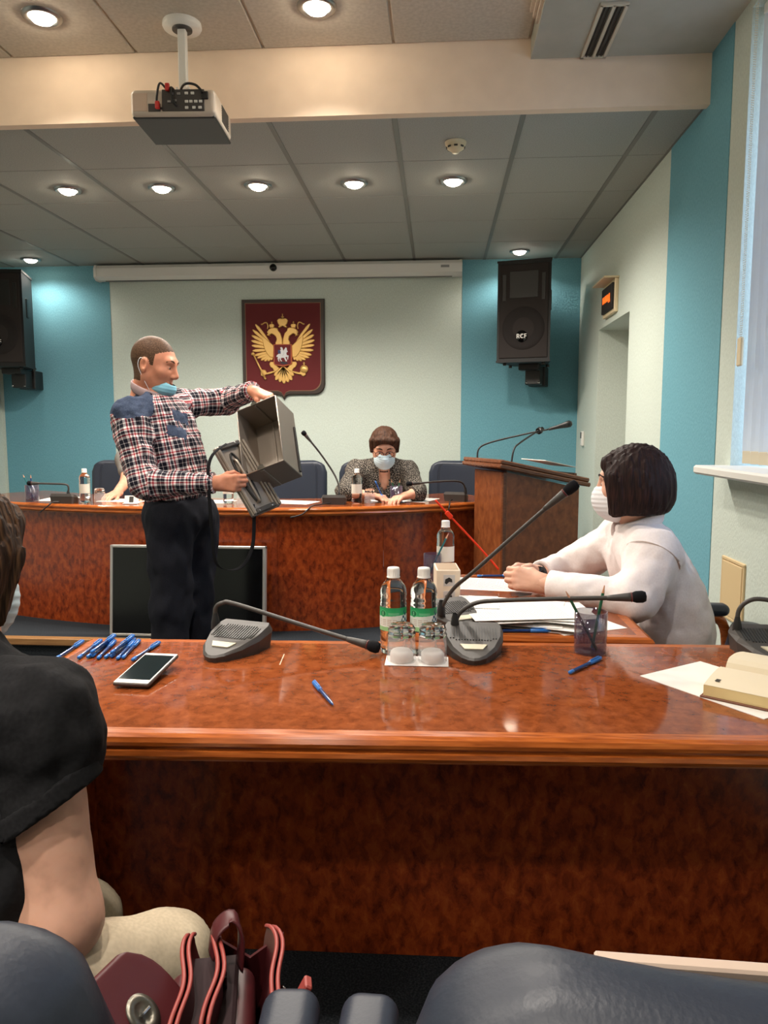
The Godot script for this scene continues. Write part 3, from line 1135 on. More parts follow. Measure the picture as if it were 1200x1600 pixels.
func board(st: SurfaceTool, a: Vector2, b: Vector2, y0: float, y1: float, thick: float) -> void:
	var d := Vector3(b.x - a.x, 0, b.y - a.y)
	bx(st, Vector3((a.x + b.x) / 2, (y0 + y1) / 2, (a.y + b.y) / 2), Vector3(d.length(), y1 - y0, thick), 0.002, Basis(d.normalized(), Vector3.UP, d.normalized().cross(Vector3.UP)))


func build_furniture() -> void:
	# near table
	var t := thing("conference_table", "long glossy burl wood table in front, holding the phone and water bottles", "table")
	table_top(PackedVector2Array([Vector2(-0.955, -1.262), Vector2(1.165, -1.348), Vector2(1.165, -1.965), Vector2(-0.915, -1.890)]), TOP, t)
	for q in [[-0.93, 1.15]]:
		var st := new_st()
		board(st, Vector2(q[0], -1.735 - 0.036 * (q[0] + 0.93) / 2.08), Vector2(q[1], -1.735 - 0.036 * (q[1] + 0.93) / 2.08), 0.0, TOP - 0.05, 0.03)
		put(st, "modesty_panel", mats.burl_panel, t)
	for x: float in [-0.86, 1.12]:
		var st := new_st()
		bx(st, Vector3(x, (TOP - 0.05) / 2, -1.62), Vector3(0.04, TOP - 0.05, 0.2), 0.004)
		put(st, "side_panel", mats.burl_panel, t)
	var sc := new_st()
	bx(sc, Vector3(-0.373, TOP + 0.0002, -1.74), Vector3(0.0022, 0.0008, 0.085), 0.0, Basis(Vector3.UP, 0.08))
	put(sc, "chipped_line", mat("chip_white", rgb8(214, 186, 160), 0.6), t)
	# wing running away on the right
	t = thing("side_table", "burl wood side table with paper piles where the woman in white sits", "table")
	table_top(PackedVector2Array([Vector2(-0.07, -1.995), Vector2(0.57, -1.995), Vector2(0.57, -2.86), Vector2(-0.07, -2.86)]), TOP, t)
	for x: float in [0.04, 0.46]:
		var st := new_st()
		bx(st, Vector3(x, (TOP - 0.05) / 2, -2.43), Vector3(0.03, TOP - 0.05, 0.78), 0.003)
		put(st, "side_panel", mats.burl_panel, t)
	# curved desk on the dais
	t = thing("curved_desk", "curved burl wood presidium desk on the dais behind the television", "desk")
	var c := [Vector2(-3.35, -4.86), Vector2(-2.78, -4.585), Vector2(-2.2, -4.41), Vector2(-1.6, -4.315), Vector2(-0.95, -4.30), Vector2(-0.33, -4.455), Vector2(0.02, -4.62), Vector2(0.42, -4.90)]
	var front := []
	for p: Vector2 in c:
		front.append(Vector3(p.x, 0, p.y))
	front = smooth_path(front, 8)
	var plan := PackedVector2Array()
	for p: Vector3 in front:
		plan.append(Vector2(p.x, p.z))
	for i in front.size():
		var p: Vector3 = front[front.size() - 1 - i]
		plan.append(Vector2(-1.2 + (p.x + 1.2) * 0.82, p.z - 0.60))
	table_top(plan, FAR_TOP, t)
	for i in c.size() - 1:
		var st := new_st(true)
		for k in 8:
			var a: Vector3 = front[i * 8 + k] + Vector3(0.002 if k == 0 else 0.0, 0, -0.045)
			var b: Vector3 = front[i * 8 + k + 1] + Vector3(0, 0, -0.045)
			var y0 := Vector3(0, DAIS, 0)
			var y1 := Vector3(0, FAR_TOP - 0.05, 0)
			var deep := Vector3(0, 0, -0.02)
			quad(st, a + y0, b + y0, b + y1, a + y1)
			quad(st, b + y0 + deep, a + y0 + deep, a + y1 + deep, b + y1 + deep)
		put(st, "front_panel", mats.burl_panel, t)
	build_podium()
	# chairs
	var ch := make_chair()
	var spots := [[-2.355, -5.36, "dark leather chair at the curved desk, farthest left", 0.06], [-1.125, -5.40, "dark leather chair behind the open metal box", 0.0], [-0.455, -5.34, "dark leather chair that the woman in glasses sits in", 0.0], [0.195, -5.42, "empty dark leather chair between the woman in glasses and the lectern", -0.08]]
	for i in spots.size():
		var q: Array = spots[i]
		if i == 0:
			ch.position = Vector3(q[0], DAIS, q[1])
			ch.rotation.y = q[3]
			ch.set_meta("label", q[2])
		else:
			copy_of(ch, q[2], Vector3(q[0], DAIS, q[1]), q[3])
	var low := copy_of(ch, "low-backed dark armchair under the woman in the white blouse", Vector3(0.86, 0, -2.50), -PI / 2)
	var lb: Node3D = low.get_node("backrest")
	lb.scale = Vector3(1, 0.36, 1)
	lb.position.y = 0.27
	for q in [["navy leather chair back in the bottom left corner", Vector3(-0.512, 0, -0.67), PI + 0.06, 0.068], ["navy leather chair back along the bottom right, a folder on it", Vector3(0.27, 0, -0.68), PI - 0.03, 0.056]]:
		var near := copy_of(ch, q[0], q[1], q[2])
		for part in near.get_children():
			if String(part.name).begins_with("armrest"):
				var outer: float = q[3] if part.get_meta("side") > 0.0 else -q[3]
				part.position = Vector3(outer, 0, 0.024)


func make_chair() -> Node3D:
	var t := thing("office_chair", "", "chair", Vector3.ZERO, 0.0, "dark leather conference chairs")
	var st := new_st(true)
	var tilt := Basis(Vector3.RIGHT, -0.10)
	rbox(st, Vector3(0, 0.685, -0.255), Vector3(0.57, 0.58, 0.085), 0.042, tilt, 3, 10, "chair_back")
	var back := put(st, "backrest", mats.leather_navy, t)
	# stitched seams on both faces of the back
	st = new_st(true)
	for s: float in [-1.0, 1.0]:
		for off: float in [0.0, 0.010]:
			for f: float in [-1.0, 1.0]:
				var pts := []
				for i in 25:
					var p := Vector3(s * (0.205 + off), lerpf(-0.27, 0.262, i / 24.0), f * 0.0425)
					pts.append(Vector3(0, 0.685, -0.255) + tilt * bent("chair_back", p))
				tube(st, pts, 0.0022, 5)
	for f: float in [-1.0, 1.0]:
		var pts := []
		for i in 31:
			var p := Vector3(lerpf(-0.20, 0.20, i / 30.0), 0.262, f * 0.040)
			pts.append(Vector3(0, 0.685, -0.255) + tilt * bent("chair_back", p))
		tube(st, pts, 0.002, 5)
	put(st, "seam", mat("leather_seam", rgb8(26, 31, 43), 0.5), back)
	st = new_st(true)
	rbox(st, Vector3(0, 0.44, 0.02), Vector3(0.50, 0.11, 0.50), 0.05, Basis(), 3, 4, "seat")
	put(st, "seat", mats.leather_navy, t)
	for s: float in [-1.0, 1.0]:
		st = new_st(true)
		tube(st, smooth_path([Vector3(s * 0.26, 0.43, -0.19), Vector3(s * 0.288, 0.50, -0.21), Vector3(s * 0.288, 0.615, -0.17), Vector3(s * 0.288, 0.622, 0.03), Vector3(s * 0.285, 0.55, 0.07), Vector3(s * 0.26, 0.43, 0.05)], 5), 0.019, 8)
		var arm := put(st, "armrest", mats.wood_edge, t)
		arm.set_meta("side", s)
		st = new_st(true)
		rbox(st, Vector3(s * 0.288, 0.645, -0.065), Vector3(0.066, 0.045, 0.29), 0.022, Basis(), 3, 2)
		put(st, "arm_pad", mats.leather_navy, arm)
	st = new_st(true)
	rod(st, Vector3(0, 0.10, 0), Vector3(0, 0.40, 0), 0.03, 0.025, 16)
	put(st, "gas_column", mats.black_plastic, t)
	for k in 5:
		var d := Vector3(sin(TAU * k / 5), 0, cos(TAU * k / 5))
		st = new_st(true)
		tube(st, [d * 0.02 + Vector3(0, 0.12, 0), d * 0.15 + Vector3(0, 0.105, 0), d * 0.29 + Vector3(0, 0.07, 0)], [0.028, 0.024, 0.018], 8)
		var leg := put(st, "base_leg", mats.black_plastic, t)
		st = new_st(true)
		var side := d.cross(Vector3.UP)
		rod(st, d * 0.29 + Vector3(0, 0.028, 0) - side * 0.02, d * 0.29 + Vector3(0, 0.028, 0) + side * 0.02, 0.027, 0.027, 14)
		put(st, "caster", mats.black_plastic, leg)
	st = new_st()
	bx(st, Vector3(0, 0.45, -0.27), Vector3(0.08, 0.26, 0.02), 0.004, Basis(Vector3.RIGHT, -0.12))
	put(st, "back_bracket", mats.black_plastic, t)
	return t


func build_podium() -> void:
	var t := thing("lectern", "wooden lectern with sloping top between the curved desk and the wall", "lectern", Vector3(0.375, DAIS, -4.30), deg_to_rad(21.6))
	var st := new_st()
	var hb := 0.965
	var hc := 0.865
	extrude(st, PackedVector2Array([Vector2(0.016, 0), Vector2(0.49, 0), Vector2(0.49, hc), Vector2(0.016, hb)]), 0.02, Transform3D(Basis(), Vector3(0, 0, -0.02)))
	put(st, "side_panel", mats.burl_lectern, t)
	st = new_st()
	extrude(st, PackedVector2Array([Vector2(0.016, 0), Vector2(0.49, 0), Vector2(0.49, hc), Vector2(0.016, hb)]), 0.02, Transform3D(Basis(), Vector3(0, 0, -0.42)))
	put(st, "side_panel", mats.burl_lectern, t)
	st = new_st()
	bx(st, Vector3(0.008, hb / 2, -0.21), Vector3(0.018, hb, 0.38), 0.002)
	put(st, "front_panel", mats.burl_lectern, t)
	st = new_st()
	bx(st, Vector3(0.006, hb / 2, -0.010), Vector3(0.024, hb, 0.026), 0.004)
	put(st, "corner_post", mats.wood_podium, t)
	st = new_st()
	bx(st, Vector3(0.25, 0.45, -0.21), Vector3(0.46, 0.02, 0.38), 0.002)
	put(st, "shelf", mats.burl_lectern, t)
	var tilt := Basis(Vector3.BACK, -0.200)
	for k in 2:
		st = new_st()
		var e := 0.05 - 0.006 * k
		bx(st, Vector3(0.245, 0.925 + 0.018 + 0.026 * k, -0.22), Vector3(0.54 + 2 * e - 0.04, 0.025, 0.48 + 2 * e - 0.04), 0.006, tilt)
		put(st, "top_board", mats.wood_podium, t)
	st = new_st()
	bx(st, Vector3(0.47, 0.942, -0.22), Vector3(0.02, 0.02, 0.42), 0.003, tilt)
	put(st, "paper_ledge", mats.wood_podium, t)
	# papers lying on it
	st = new_st()
	bx(st, Vector3(0, 0.0, 0), Vector3(0.21, 0.004, 0.297))
	var pp := put(st, "paper_sheet", mats.paper, self, Vector3(0.66, 1.108, -4.56))
	pp.rotation = Vector3(0, deg_to_rad(21.6), 0)
	pp.basis = pp.basis * tilt
	tag(pp, "white sheets lying on the sloping lectern top", "paper")
	# its two goosenecks
	var B := t.transform
	var y0 := 1.02
	lectern_mic(B, "longer microphone bent over from the far end of the lectern", [Vector3(0.02, y0, -0.41), Vector3(0.03, y0 + 0.07, -0.41), Vector3(0.10, y0 + 0.11, -0.38), Vector3(0.28, y0 + 0.16, -0.28), Vector3(0.40, y0 + 0.19, -0.2)], [Vector3(0.40, y0 + 0.19, -0.2), Vector3(0.51, y0 + 0.225, -0.13)])
	lectern_mic(B, "shorter upright microphone stem near the front of the lectern", [Vector3(0.08, y0 - 0.012, -0.07), Vector3(0.10, y0 + 0.07, -0.08), Vector3(0.15, y0 + 0.11, -0.10), Vector3(0.31, y0 + 0.185, -0.16)], [Vector3(0.29, y0 + 0.172, -0.155), Vector3(0.325, y0 + 0.188, -0.165)])


func lectern_mic(B: Transform3D, called_label: String, pts: Array, head: Array) -> void:
	var m := thing("lectern_microphone", called_label, "microphone", B * Vector3(pts[0]), 0.0, "microphones on the lectern")
	var o: Vector3 = B * Vector3(pts[0])
	var w := []
	for p: Vector3 in pts:
		w.append(B * p - o)
	var s := new_st(true)
	lathe(s, [Vector2(0.03, -0.002), Vector2(0.03, 0.004), Vector2(0.012, 0.012), Vector2(0, 0.014)], 16)
	put(s, "mount", mats.black_plastic, m)
	s = new_st(true)
	tube(s, smooth_path(w, 5), 0.0055, 7)
	put(s, "gooseneck", mats.black_plastic, m)
	if head.size():
		var a: Vector3 = B * Vector3(head[0]) - o
		var b: Vector3 = B * Vector3(head[1]) - o
		s = new_st(true)
		var l := a.distance_to(b)
		lathe(s, [Vector2(0, -0.01), Vector2(0.008, -0.005), Vector2(0.012, 0.05), Vector2(0.020, l - 0.03), Vector2(0.021, l - 0.012), Vector2(0.012, l), Vector2(0, l + 0.002)], 14, Transform3D(facing(b - a), a))
		put(s, "microphone_head", mats.black_plastic, m)


# ------------------------------------------------------------------ small things
func grid_uv(rows: Array) -> SurfaceTool:  # a patch with texture coordinates; rows run downwards
	var st := new_st(true)
	var n := rows.size() - 1
	for i in n:
		var m: int = rows[i].size() - 1
		for j in m:
			for q in [[0, 0], [1, 1], [1, 0], [0, 0], [0, 1], [1, 1]]:
				st.set_uv(Vector2(float(j + q[1]) / m, float(i + q[0]) / n))
				st.add_vertex(rows[i + q[0]][j + q[1]])
	return st


func printed_page(seed_: int, w: int, h: int, heavy: bool) -> ImageTexture:
	var im := Image.create(w, h, false, Image.FORMAT_RGB8)
	im.fill(rgb8(232, 228, 222))
	var r := RandomNumberGenerator.new()
	r.seed = seed_
	var y := int(h * 0.07)
	while y < h * 0.93:
		var x := int(w * 0.09) + (8 if r.randf() < 0.2 else 0)
		var last := w * (0.91 if r.randf() < 0.8 else 0.5)
		while x < last:
			var l := r.randi_range(5, 16)
			im.fill_rect(Rect2i(x, y, mini(l, int(last) - x), 2), rgb8(96, 92, 92) if heavy else rgb8(150, 146, 142))
			x += l + 4
		y += 6 if heavy else 9
	return ImageTexture.create_from_image(im)


func bottle_label() -> StandardMaterial3D:
	if mats.has("bottle_label"):
		return mats.bottle_label
	var im := Image.create(128, 96, false, Image.FORMAT_RGB8)
	for y in 96:
		for x in 128:
			var c := rgb8(232, 234, 226)
			if y < 38 - int(10.0 * x / 128.0):
				c = rgb8(28, 158, 96).lerp(rgb8(70, 190, 120), y / 40.0)
			if y > 78:
				c = rgb8(150, 200, 140)
			var d := Vector2(x - 26, y - 24).length()
			if d < 15.0:
				c = rgb8(90, 200, 130) if d > 12.0 else rgb8(22, 120, 74)
				if absf(x - 26.0) < 2.0 and y > 16 and y < 32:
					c = rgb8(190, 230, 190)
			if x > 92 and (((x - 92) / 9 + y / 11) % 2 == 0) and absf(x - 110.0) < y * 0.28:
				c = rgb8(24, 84, 110)
			if x > 48 and x < 88 and (y == 22 or y == 27):
				c = rgb8(225, 240, 225)
			if x > 12 and x < 86 and y > 46 and y < 76 and y % 7 < 2 and (x / 5) % 4 != 0:
				c = rgb8(176, 150, 130)
			im.set_pixel(x, y, c)
	var m := mat("bottle_label", Color.WHITE, 0.4)
	m.albedo_texture = ImageTexture.create_from_image(im)
	return m


func make_bottle(label: String, at: Vector3, green: bool) -> Node3D:
	var t := thing("water_bottle", label, "bottle", at, 0.0, "plastic water bottles")
	var st := new_st(true)
	var prof := [Vector2(0, 0.004), Vector2(0.024, 0.0), Vector2(0.031, 0.004), Vector2(0.0335, 0.012)]
	var y := 0.02
	while y < 0.056:
		prof.append(Vector2(0.0335, y))
		prof.append(Vector2(0.0315, y + 0.005))
		y += 0.010
	prof.append(Vector2(0.0328, 0.060))
	prof.append(Vector2(0.0328, 0.122))
	y = 0.126
	while y < 0.146:
		prof.append(Vector2(0.0335, y))
		prof.append(Vector2(0.0312, y + 0.005))
		y += 0.010
	for q in [[0.0335, 0.150], [0.0325, 0.160], [0.028, 0.172], [0.019, 0.184], [0.0135, 0.190], [0.0130, 0.198], [0.0, 0.199]]:
		prof.append(Vector2(q[0], q[1]))
	lathe(st, prof, 28)
	put(st, "bottle_body", mats.water, t)
	st = new_st(true)
	lathe(st, [Vector2(0.0165, 0.1905), Vector2(0.0165, 0.193), Vector2(0.0150, 0.194), Vector2(0.0152, 0.212), Vector2(0.0140, 0.215), Vector2(0.0, 0.215)], 24)
	var cap := put(st, "cap", mats.white_plastic, t)
	st = new_st()
	for k in 20:
		var a := TAU * k / 20
		bx(st, Vector3(0.0152 * cos(a), 0.203, 0.0152 * sin(a)), Vector3(0.001, 0.015, 0.0015), 0.0, Basis(Vector3.UP, -a))
	put(st, "cap_ridges", mats.white_plastic, cap)
	var rows := []
	var lo := 0.062
	var hi := 0.120
	for i in 3:
		var row := []
		for j in 15:
			var a := lerpf(PI * 0.93, PI * 0.07, j / 14.0)
			row.append(Vector3(cos(a) * 0.0338, lerpf(hi, lo, i / 2.0), sin(a) * 0.0338))
		rows.append(row)
	put(grid_uv(rows), "paper_label", bottle_label() if green else mat("pale_label", rgb8(226, 220, 206), 0.5), t)
	return t


func make_tumbler(label: String, at: Vector3, group: String) -> Node3D:  # upside down, cut-glass foot on top
	var t := thing("glass_tumbler", label, "glass", at, 0.0, group)
	var st := new_st()
	lathe(st, [Vector2(0.0335, 0.0), Vector2(0.0345, 0.002), Vector2(0.0340, 0.03), Vector2(0.0330, 0.05), Vector2(0.0325, 0.062)], 14)
	put(st, "glass_wall", mats.tumbler_glass, t)
	st = new_st()
	lathe(st, [Vector2(0.0, 0.062), Vector2(0.0325, 0.062), Vector2(0.0345, 0.068), Vector2(0.0310, 0.074), Vector2(0.0335, 0.080), Vector2(0.0270, 0.090), Vector2(0.012, 0.088), Vector2(0.0, 0.084)], 9)
	put(st, "cut_foot", mats.crystal, t)
	return t


func make_pen(label: String, a: Vector3, b: Vector3, group: String, capped := true) -> Node3D:  # from its back end to its tip
	var t := thing("ballpoint_pen", label, "pen", a, 0.0, group)
	t.basis = facing(b - a)
	var st := new_st(true)
	lathe(st, [Vector2(0, 0.0), Vector2(0.0035, 0.0), Vector2(0.0045, 0.004), Vector2(0.0045, 0.016), Vector2(0.0038, 0.017)], 10)
	put(st, "end_plug", mats.pen_blue, t)
	st = new_st(true)
	lathe(st, [Vector2(0.0036, 0.016), Vector2(0.0042, 0.020), Vector2(0.0042, 0.105), Vector2(0.0036, 0.132), Vector2(0.0015, 0.142), Vector2(0, 0.146)], 10)
	put(st, "barrel", mats.pen_navy, t)
	st = new_st(true)
	if capped:
		lathe(st, [Vector2(0.0045, 0.095), Vector2(0.0054, 0.096), Vector2(0.0054, 0.140), Vector2(0.0046, 0.150), Vector2(0, 0.152)], 10)
	else:
		lathe(st, [Vector2(0.0047, 0.0), Vector2(0.0054, 0.002), Vector2(0.0054, 0.05), Vector2(0.0045, 0.052)], 10)
	var cap := put(st, "cap", mats.pen_blue, t)
	st = new_st()
	var y := 0.12 if capped else 0.026
	bx(st, Vector3(0, y, -0.007), Vector3(0.003, 0.042, 0.0016), 0.0005)
	put(st, "clip", mats.pen_blue, cap)
	return t


# table microphone: a wedge base with a tip in front (local +z), grille, button and a gooseneck given in world points
func microphone(label: String, at: Vector3, turn: float, neck: Array, head: Array, big := 1.0) -> void:
	var t := thing("table_microphone", label, "microphone", at, turn, "gooseneck table microphones")
	var st := new_st()
	var half := [[-0.070, -0.086], [-0.077, -0.070], [-0.074, -0.015], [-0.055, 0.040], [-0.030, 0.078], [-0.013, 0.091], [0.0, 0.094]]
	var ring := []
	for q in half:
		ring.append(Vector2(q[0], q[1]))
	for i in range(half.size() - 2, -1, -1):
		ring.append(Vector2(-half[i][0], half[i][1]))
	var lo := []
	var mid := []
	var hi := []
	for p: Vector2 in ring:
		var h := 0.016 + 0.046 * (0.092 - p.y * 0.94) / 0.177
		lo.append(Vector3(p.x * 0.93, 0, p.y * 0.95))
		mid.append(Vector3(p.x, h * 0.72, p.y))
		hi.append(Vector3(p.x * 0.90, h, p.y * 0.94))
	var n := ring.size()
	var c := Vector3(0, 0.02, 0)
	for i in n:
		var j := (i + 1) % n
		quad_out(st, lo[i], lo[j], mid[j], mid[i], c)
		quad_out(st, mid[i], mid[j], hi[j], hi[i], c)
		tri_out(st, hi[i], hi[j], Vector3(0, 0.0425, -0.01), c)
		tri_out(st, lo[i], lo[j], Vector3(0, 0, 0), c)
	put(st, "base_unit", mats.dark_plastic, t)
	var slope := Basis(Vector3.RIGHT, atan2(0.046, 0.177))
	st = new_st()
	for k in 17:
		var x := -0.056 + k * 0.007
		var l := 0.066 if absf(x) < 0.045 else 0.05
		bx(st, Vector3(x, 0.0466, -0.024), Vector3(0.0034, 0.003, l), 0.0, slope)
	put(st, "speaker_grille", mats.black_plastic, t)
	st = new_st()
	extrude(st, PackedVector2Array([Vector2(-0.033, -0.011), Vector2(-0.022, 0.011), Vector2(0.022, 0.011), Vector2(0.033, -0.011)]), 0.003, Transform3D(slope * Basis(Vector3.RIGHT, -PI / 2) * Basis(Vector3.BACK, PI), Vector3(0, 0.0292, 0.040)))
	put(st, "button", mat("mic_button", rgb8(206, 196, 172), 0.5), t)
	var inv := t.transform.affine_inverse()
	var pts := []
	for p: Vector3 in neck:
		pts.append(inv * p)
	pts = smooth_path(pts, 6)
	st = new_st(true)
	tube(st, pts, 0.0058 * big, 8)
	var nk := put(st, "gooseneck", mats.dark_plastic, t)
	st = new_st(true)
	lathe(st, [Vector2(0.012, -0.012), Vector2(0.011, 0.006), Vector2(0.0085, 0.018), Vector2(0.006, 0.03)], 12, Transform3D(Basis(), pts[0]))
	put(st, "neck_socket", mats.black_plastic, nk)
	var a: Vector3 = inv * Vector3(head[0])
	var b: Vector3 = inv * Vector3(head[1])
	var l2 := a.distance_to(b)
	var f := Transform3D(facing(b - a), a)
	st = new_st(true)
	lathe(st, [Vector2(0, -0.012), Vector2(0.0062, -0.01), Vector2(0.0075, 0), Vector2(0.0105, l2 * 0.45), Vector2(0.0115, l2 * 0.6), Vector2(0.0, l2 * 0.61)], 14, f)
	var hd := put(st, "microphone_head", mats.dark_plastic, t)
	st = new_st(true)
	lathe(st, [Vector2(0, l2 * 0.6), Vector2(0.0115, l2 * 0.6), Vector2(0.0145, l2 * 0.7), Vector2(0.0148, l2 * 0.88), Vector2(0.0115, l2 * 0.97), Vector2(0, l2)], 14, f)
	put(st, "windscreen", mats.black_cloth, hd)
	st = new_st(true)
	lathe(st, [Vector2(0.0113, l2 * 0.55), Vector2(0.0122, l2 * 0.555), Vector2(0.0122, l2 * 0.59), Vector2(0.0113, l2 * 0.595)], 14, f)
	put(st, "signal_ring", mat("mic_ring", rgb8(92, 34, 34), 0.3), hd)


func cup(label: String, at: Vector3, r: float, h: float) -> Node3D:
	var t := thing("pen_cup", label, "cup", at, 0.0, "smoky plastic pen cups")
	var st := new_st(true)
	lathe(st, [Vector2(0, 0), Vector2(r * 0.96, 0), Vector2(r, 0.004), Vector2(r, h), Vector2(r - 0.002, h), Vector2(r - 0.002, 0.006), Vector2(0, 0.005)], 24)
	put(st, "cup_wall", mats.smoke_glass, t)
	return t


func pencil(label: String, a: Vector3, b: Vector3, m: Material) -> void:
	var t := thing("pencil", label, "pencil", a, 0.0, "pencils in the pen cups")
	var st := new_st()
	var l := a.distance_to(b)
	var f := Transform3D(facing(b - a), Vector3.ZERO)
	lathe(st, [Vector2(0, 0), Vector2(0.0038, 0), Vector2(0.0038, l - 0.02)], 6, f)
	put(st, "shaft", m, t)
	st = new_st()
	lathe(st, [Vector2(0.0038, l - 0.02), Vector2(0.001, l), Vector2(0, l)], 6, f)
	put(st, "sharpened_tip", mat("pencil_wood", rgb8(206, 150, 116), 0.6), t)


func sheet(called: String, label: String, at: Vector3, turn: float, m: Material, size := Vector2(0.21, 0.297), category := "paper", group := "") -> MeshInstance3D:
	var st := new_st()
	var h := size / 2
	for q in [[-h.x, -h.y, 0, 0], [h.x, h.y, 1, 1], [-h.x, h.y, 0, 1], [-h.x, -h.y, 0, 0], [h.x, -h.y, 1, 0], [h.x, h.y, 1, 1]]:
		st.set_uv(Vector2(q[2], q[3]))
		st.add_vertex(Vector3(q[0], 0.0012, q[1]))
	st.set_uv(Vector2(0.01, 0.01))
	var c := [Vector3(-h.x, 0, -h.y), Vector3(h.x, 0, -h.y), Vector3(h.x, 0, h.y), Vector3(-h.x, 0, h.y)]
	var up := Vector3(0, 0.0012, 0)
	for i in 4:
		quad_out(st, c[i], c[(i + 1) % 4], c[(i + 1) % 4] + up, c[i] + up, Vector3.ZERO)
	quad_out(st, c[0], c[1], c[2], c[3], Vector3.UP)
	var o := put(st, called, m, self, at)
	o.rotation.y = turn
	tag(o, label, category, group)
	return o


func build_small_things() -> void:
	# ---- microphones on the near tables
	microphone("table microphone with its neck bent right, beside the phone", Vector3(-0.512, TOP, -1.79), -0.28, [Vector3(-0.574, 0.800, -1.868), Vector3(-0.573, 0.842, -1.868), Vector3(-0.553, 0.857, -1.865), Vector3(-0.518, 0.856, -1.860), Vector3(-0.343, 0.813, -1.830), Vector3(-0.213, 0.784, -1.800)], [Vector3(-0.213, 0.784, -1.800), Vector3(-0.138, 0.769, -1.785)])
	microphone("table microphone with its neck lying level, right of the bottles", Vector3(0.090, TOP, -1.815), -0.02, [Vector3(0.046, 0.805, -1.885), Vector3(0.060, 0.838, -1.888), Vector3(0.101, 0.864, -1.885), Vector3(0.172, 0.875, -1.870), Vector3(0.343, 0.887, -1.850), Vector3(0.426, 0.892, -1.840)], [Vector3(0.426, 0.892, -1.840), Vector3(0.509, 0.899, -1.830)])
	microphone("table microphone whose long neck rises steeply in front of the lectern", Vector3(0.055, TOP, -2.095), 0.5, [Vector3(0.012, 0.800, -2.055), Vector3(0.020, 0.825, -2.050), Vector3(0.048, 0.870, -2.040), Vector3(0.098, 0.923, -2.000), Vector3(0.196, 1.019, -1.980), Vector3(0.283, 1.103, -1.960)], [Vector3(0.283, 1.103, -1.960), Vector3(0.358, 1.168, -1.950)])
	microphone("table microphone at the right edge behind the open notebook", Vector3(0.812, TOP, -1.845), -0.05, [Vector3(0.755, 0.805, -1.905), Vector3(0.757, 0.850, -1.905), Vector3(0.777, 0.876, -1.90), Vector3(0.812, 0.883, -1.89), Vector3(0.894, 0.872, -1.850), Vector3(0.972, 0.863, -1.800)], [Vector3(0.972, 0.863, -1.800), Vector3(1.045, 0.849, -1.800)])
	# ---- and on the curved desk
	microphone("table microphone at the left end of the curved desk", Vector3(-2.335, FAR_TOP, -4.56), PI, [Vector3(-2.299, 0.90, -4.500), Vector3(-2.296, 0.952, -4.50), Vector3(-2.316, 0.968, -4.50), Vector3(-2.391, 0.971, -4.500), Vector3(-2.491, 0.973, -4.50)], [Vector3(-2.491, 0.973, -4.50), Vector3(-2.56, 0.974, -4.500)])
	microphone("table microphone with neck rising toward the metal box, left of the woman in glasses", Vector3(-0.635, FAR_TOP, -4.60), PI, [Vector3(-0.602, 0.895, -4.530), Vector3(-0.609, 0.975, -4.55), Vector3(-0.650, 1.056, -4.57), Vector3(-0.721, 1.164, -4.550), Vector3(-0.778, 1.242, -4.520)], [Vector3(-0.778, 1.242, -4.520), Vector3(-0.82, 1.297, -4.500)])
	microphone("table microphone on the curved desk right beside the lectern", Vector3(0.13, FAR_TOP, -4.87), PI - 0.3, [Vector3(0.175, 0.91, -4.79), Vector3(0.163, 0.960, -4.78), Vector3(0.124, 0.982, -4.750), Vector3(0.022, 0.985, -4.700), Vector3(-0.115, 0.979, -4.600)], [Vector3(-0.115, 0.979, -4.600), Vector3(-0.192, 0.978, -4.550)])
	for q in [["thin black cable drooping over the desk edge near the woman's microphone", [Vector3(-0.655, 0.862, -4.505), Vector3(-0.70, 0.862, -4.40), Vector3(-0.74, 0.858, -4.335), Vector3(-0.79, 0.815, -4.305), Vector3(-0.86, 0.795, -4.295)]], ["thin black cable drooping over the desk edge at the left end", [Vector3(-2.345, 0.862, -4.47), Vector3(-2.37, 0.860, -4.44), Vector3(-2.40, 0.835, -4.425), Vector3(-2.45, 0.80, -4.435)]], ["thin black cable drooping over the desk edge beside the lectern", [Vector3(0.09, 0.862, -4.78), Vector3(0.075, 0.860, -4.69), Vector3(0.07, 0.83, -4.625), Vector3(0.06, 0.78, -4.63)]]]:
		var cs := new_st(true)
		tube(cs, smooth_path(q[1], 6), 0.004, 6)
		tag(put(cs, "microphone_cable", mats.black_plastic), q[0], "cable", "microphone cables")
	# ---- bottles and tumblers
	make_bottle("green-labelled water bottle behind the tumblers, left of the pair", Vector3(-0.108, TOP, -1.818), true)
	make_bottle("green-labelled water bottle behind the tumblers, right of the pair", Vector3(-0.033, TOP, -1.820), true)
	make_bottle("water bottle at the far end of the side table", Vector3(0.030, TOP, -2.80), false)
	make_bottle("water bottle in front of the woman in glasses", Vector3(-0.505, FAR_TOP, -4.64), false)
	make_bottle("water bottle at the left end of the curved desk", Vector3(-2.205, FAR_TOP, -4.53), false)
	make_bottle("water bottle on the curved desk behind the man's hands", Vector3(-1.30, FAR_TOP, -4.56), false)
	var near_set := "upturned tumblers by the bottles"
	make_tumbler("upturned cut-glass tumbler in front of the left water bottle", Vector3(-0.084, TOP + 0.0026, -1.742), near_set)
	make_tumbler("upturned cut-glass tumbler in front of the right water bottle", Vector3(-0.010, TOP + 0.0026, -1.742), near_set)
	var far_set := "upturned tumblers on the curved desk"
	make_tumbler("upturned tumbler beside the bottle at the desk's left end", Vector3(-2.125, FAR_TOP, -4.56), far_set)
	make_tumbler("upturned tumbler beside the bottle of the woman in glasses", Vector3(-0.425, FAR_TOP, -4.64), far_set)
	make_tumbler("upturned tumbler beside the bottle behind the man's hands", Vector3(-1.215, FAR_TOP, -4.56), far_set)
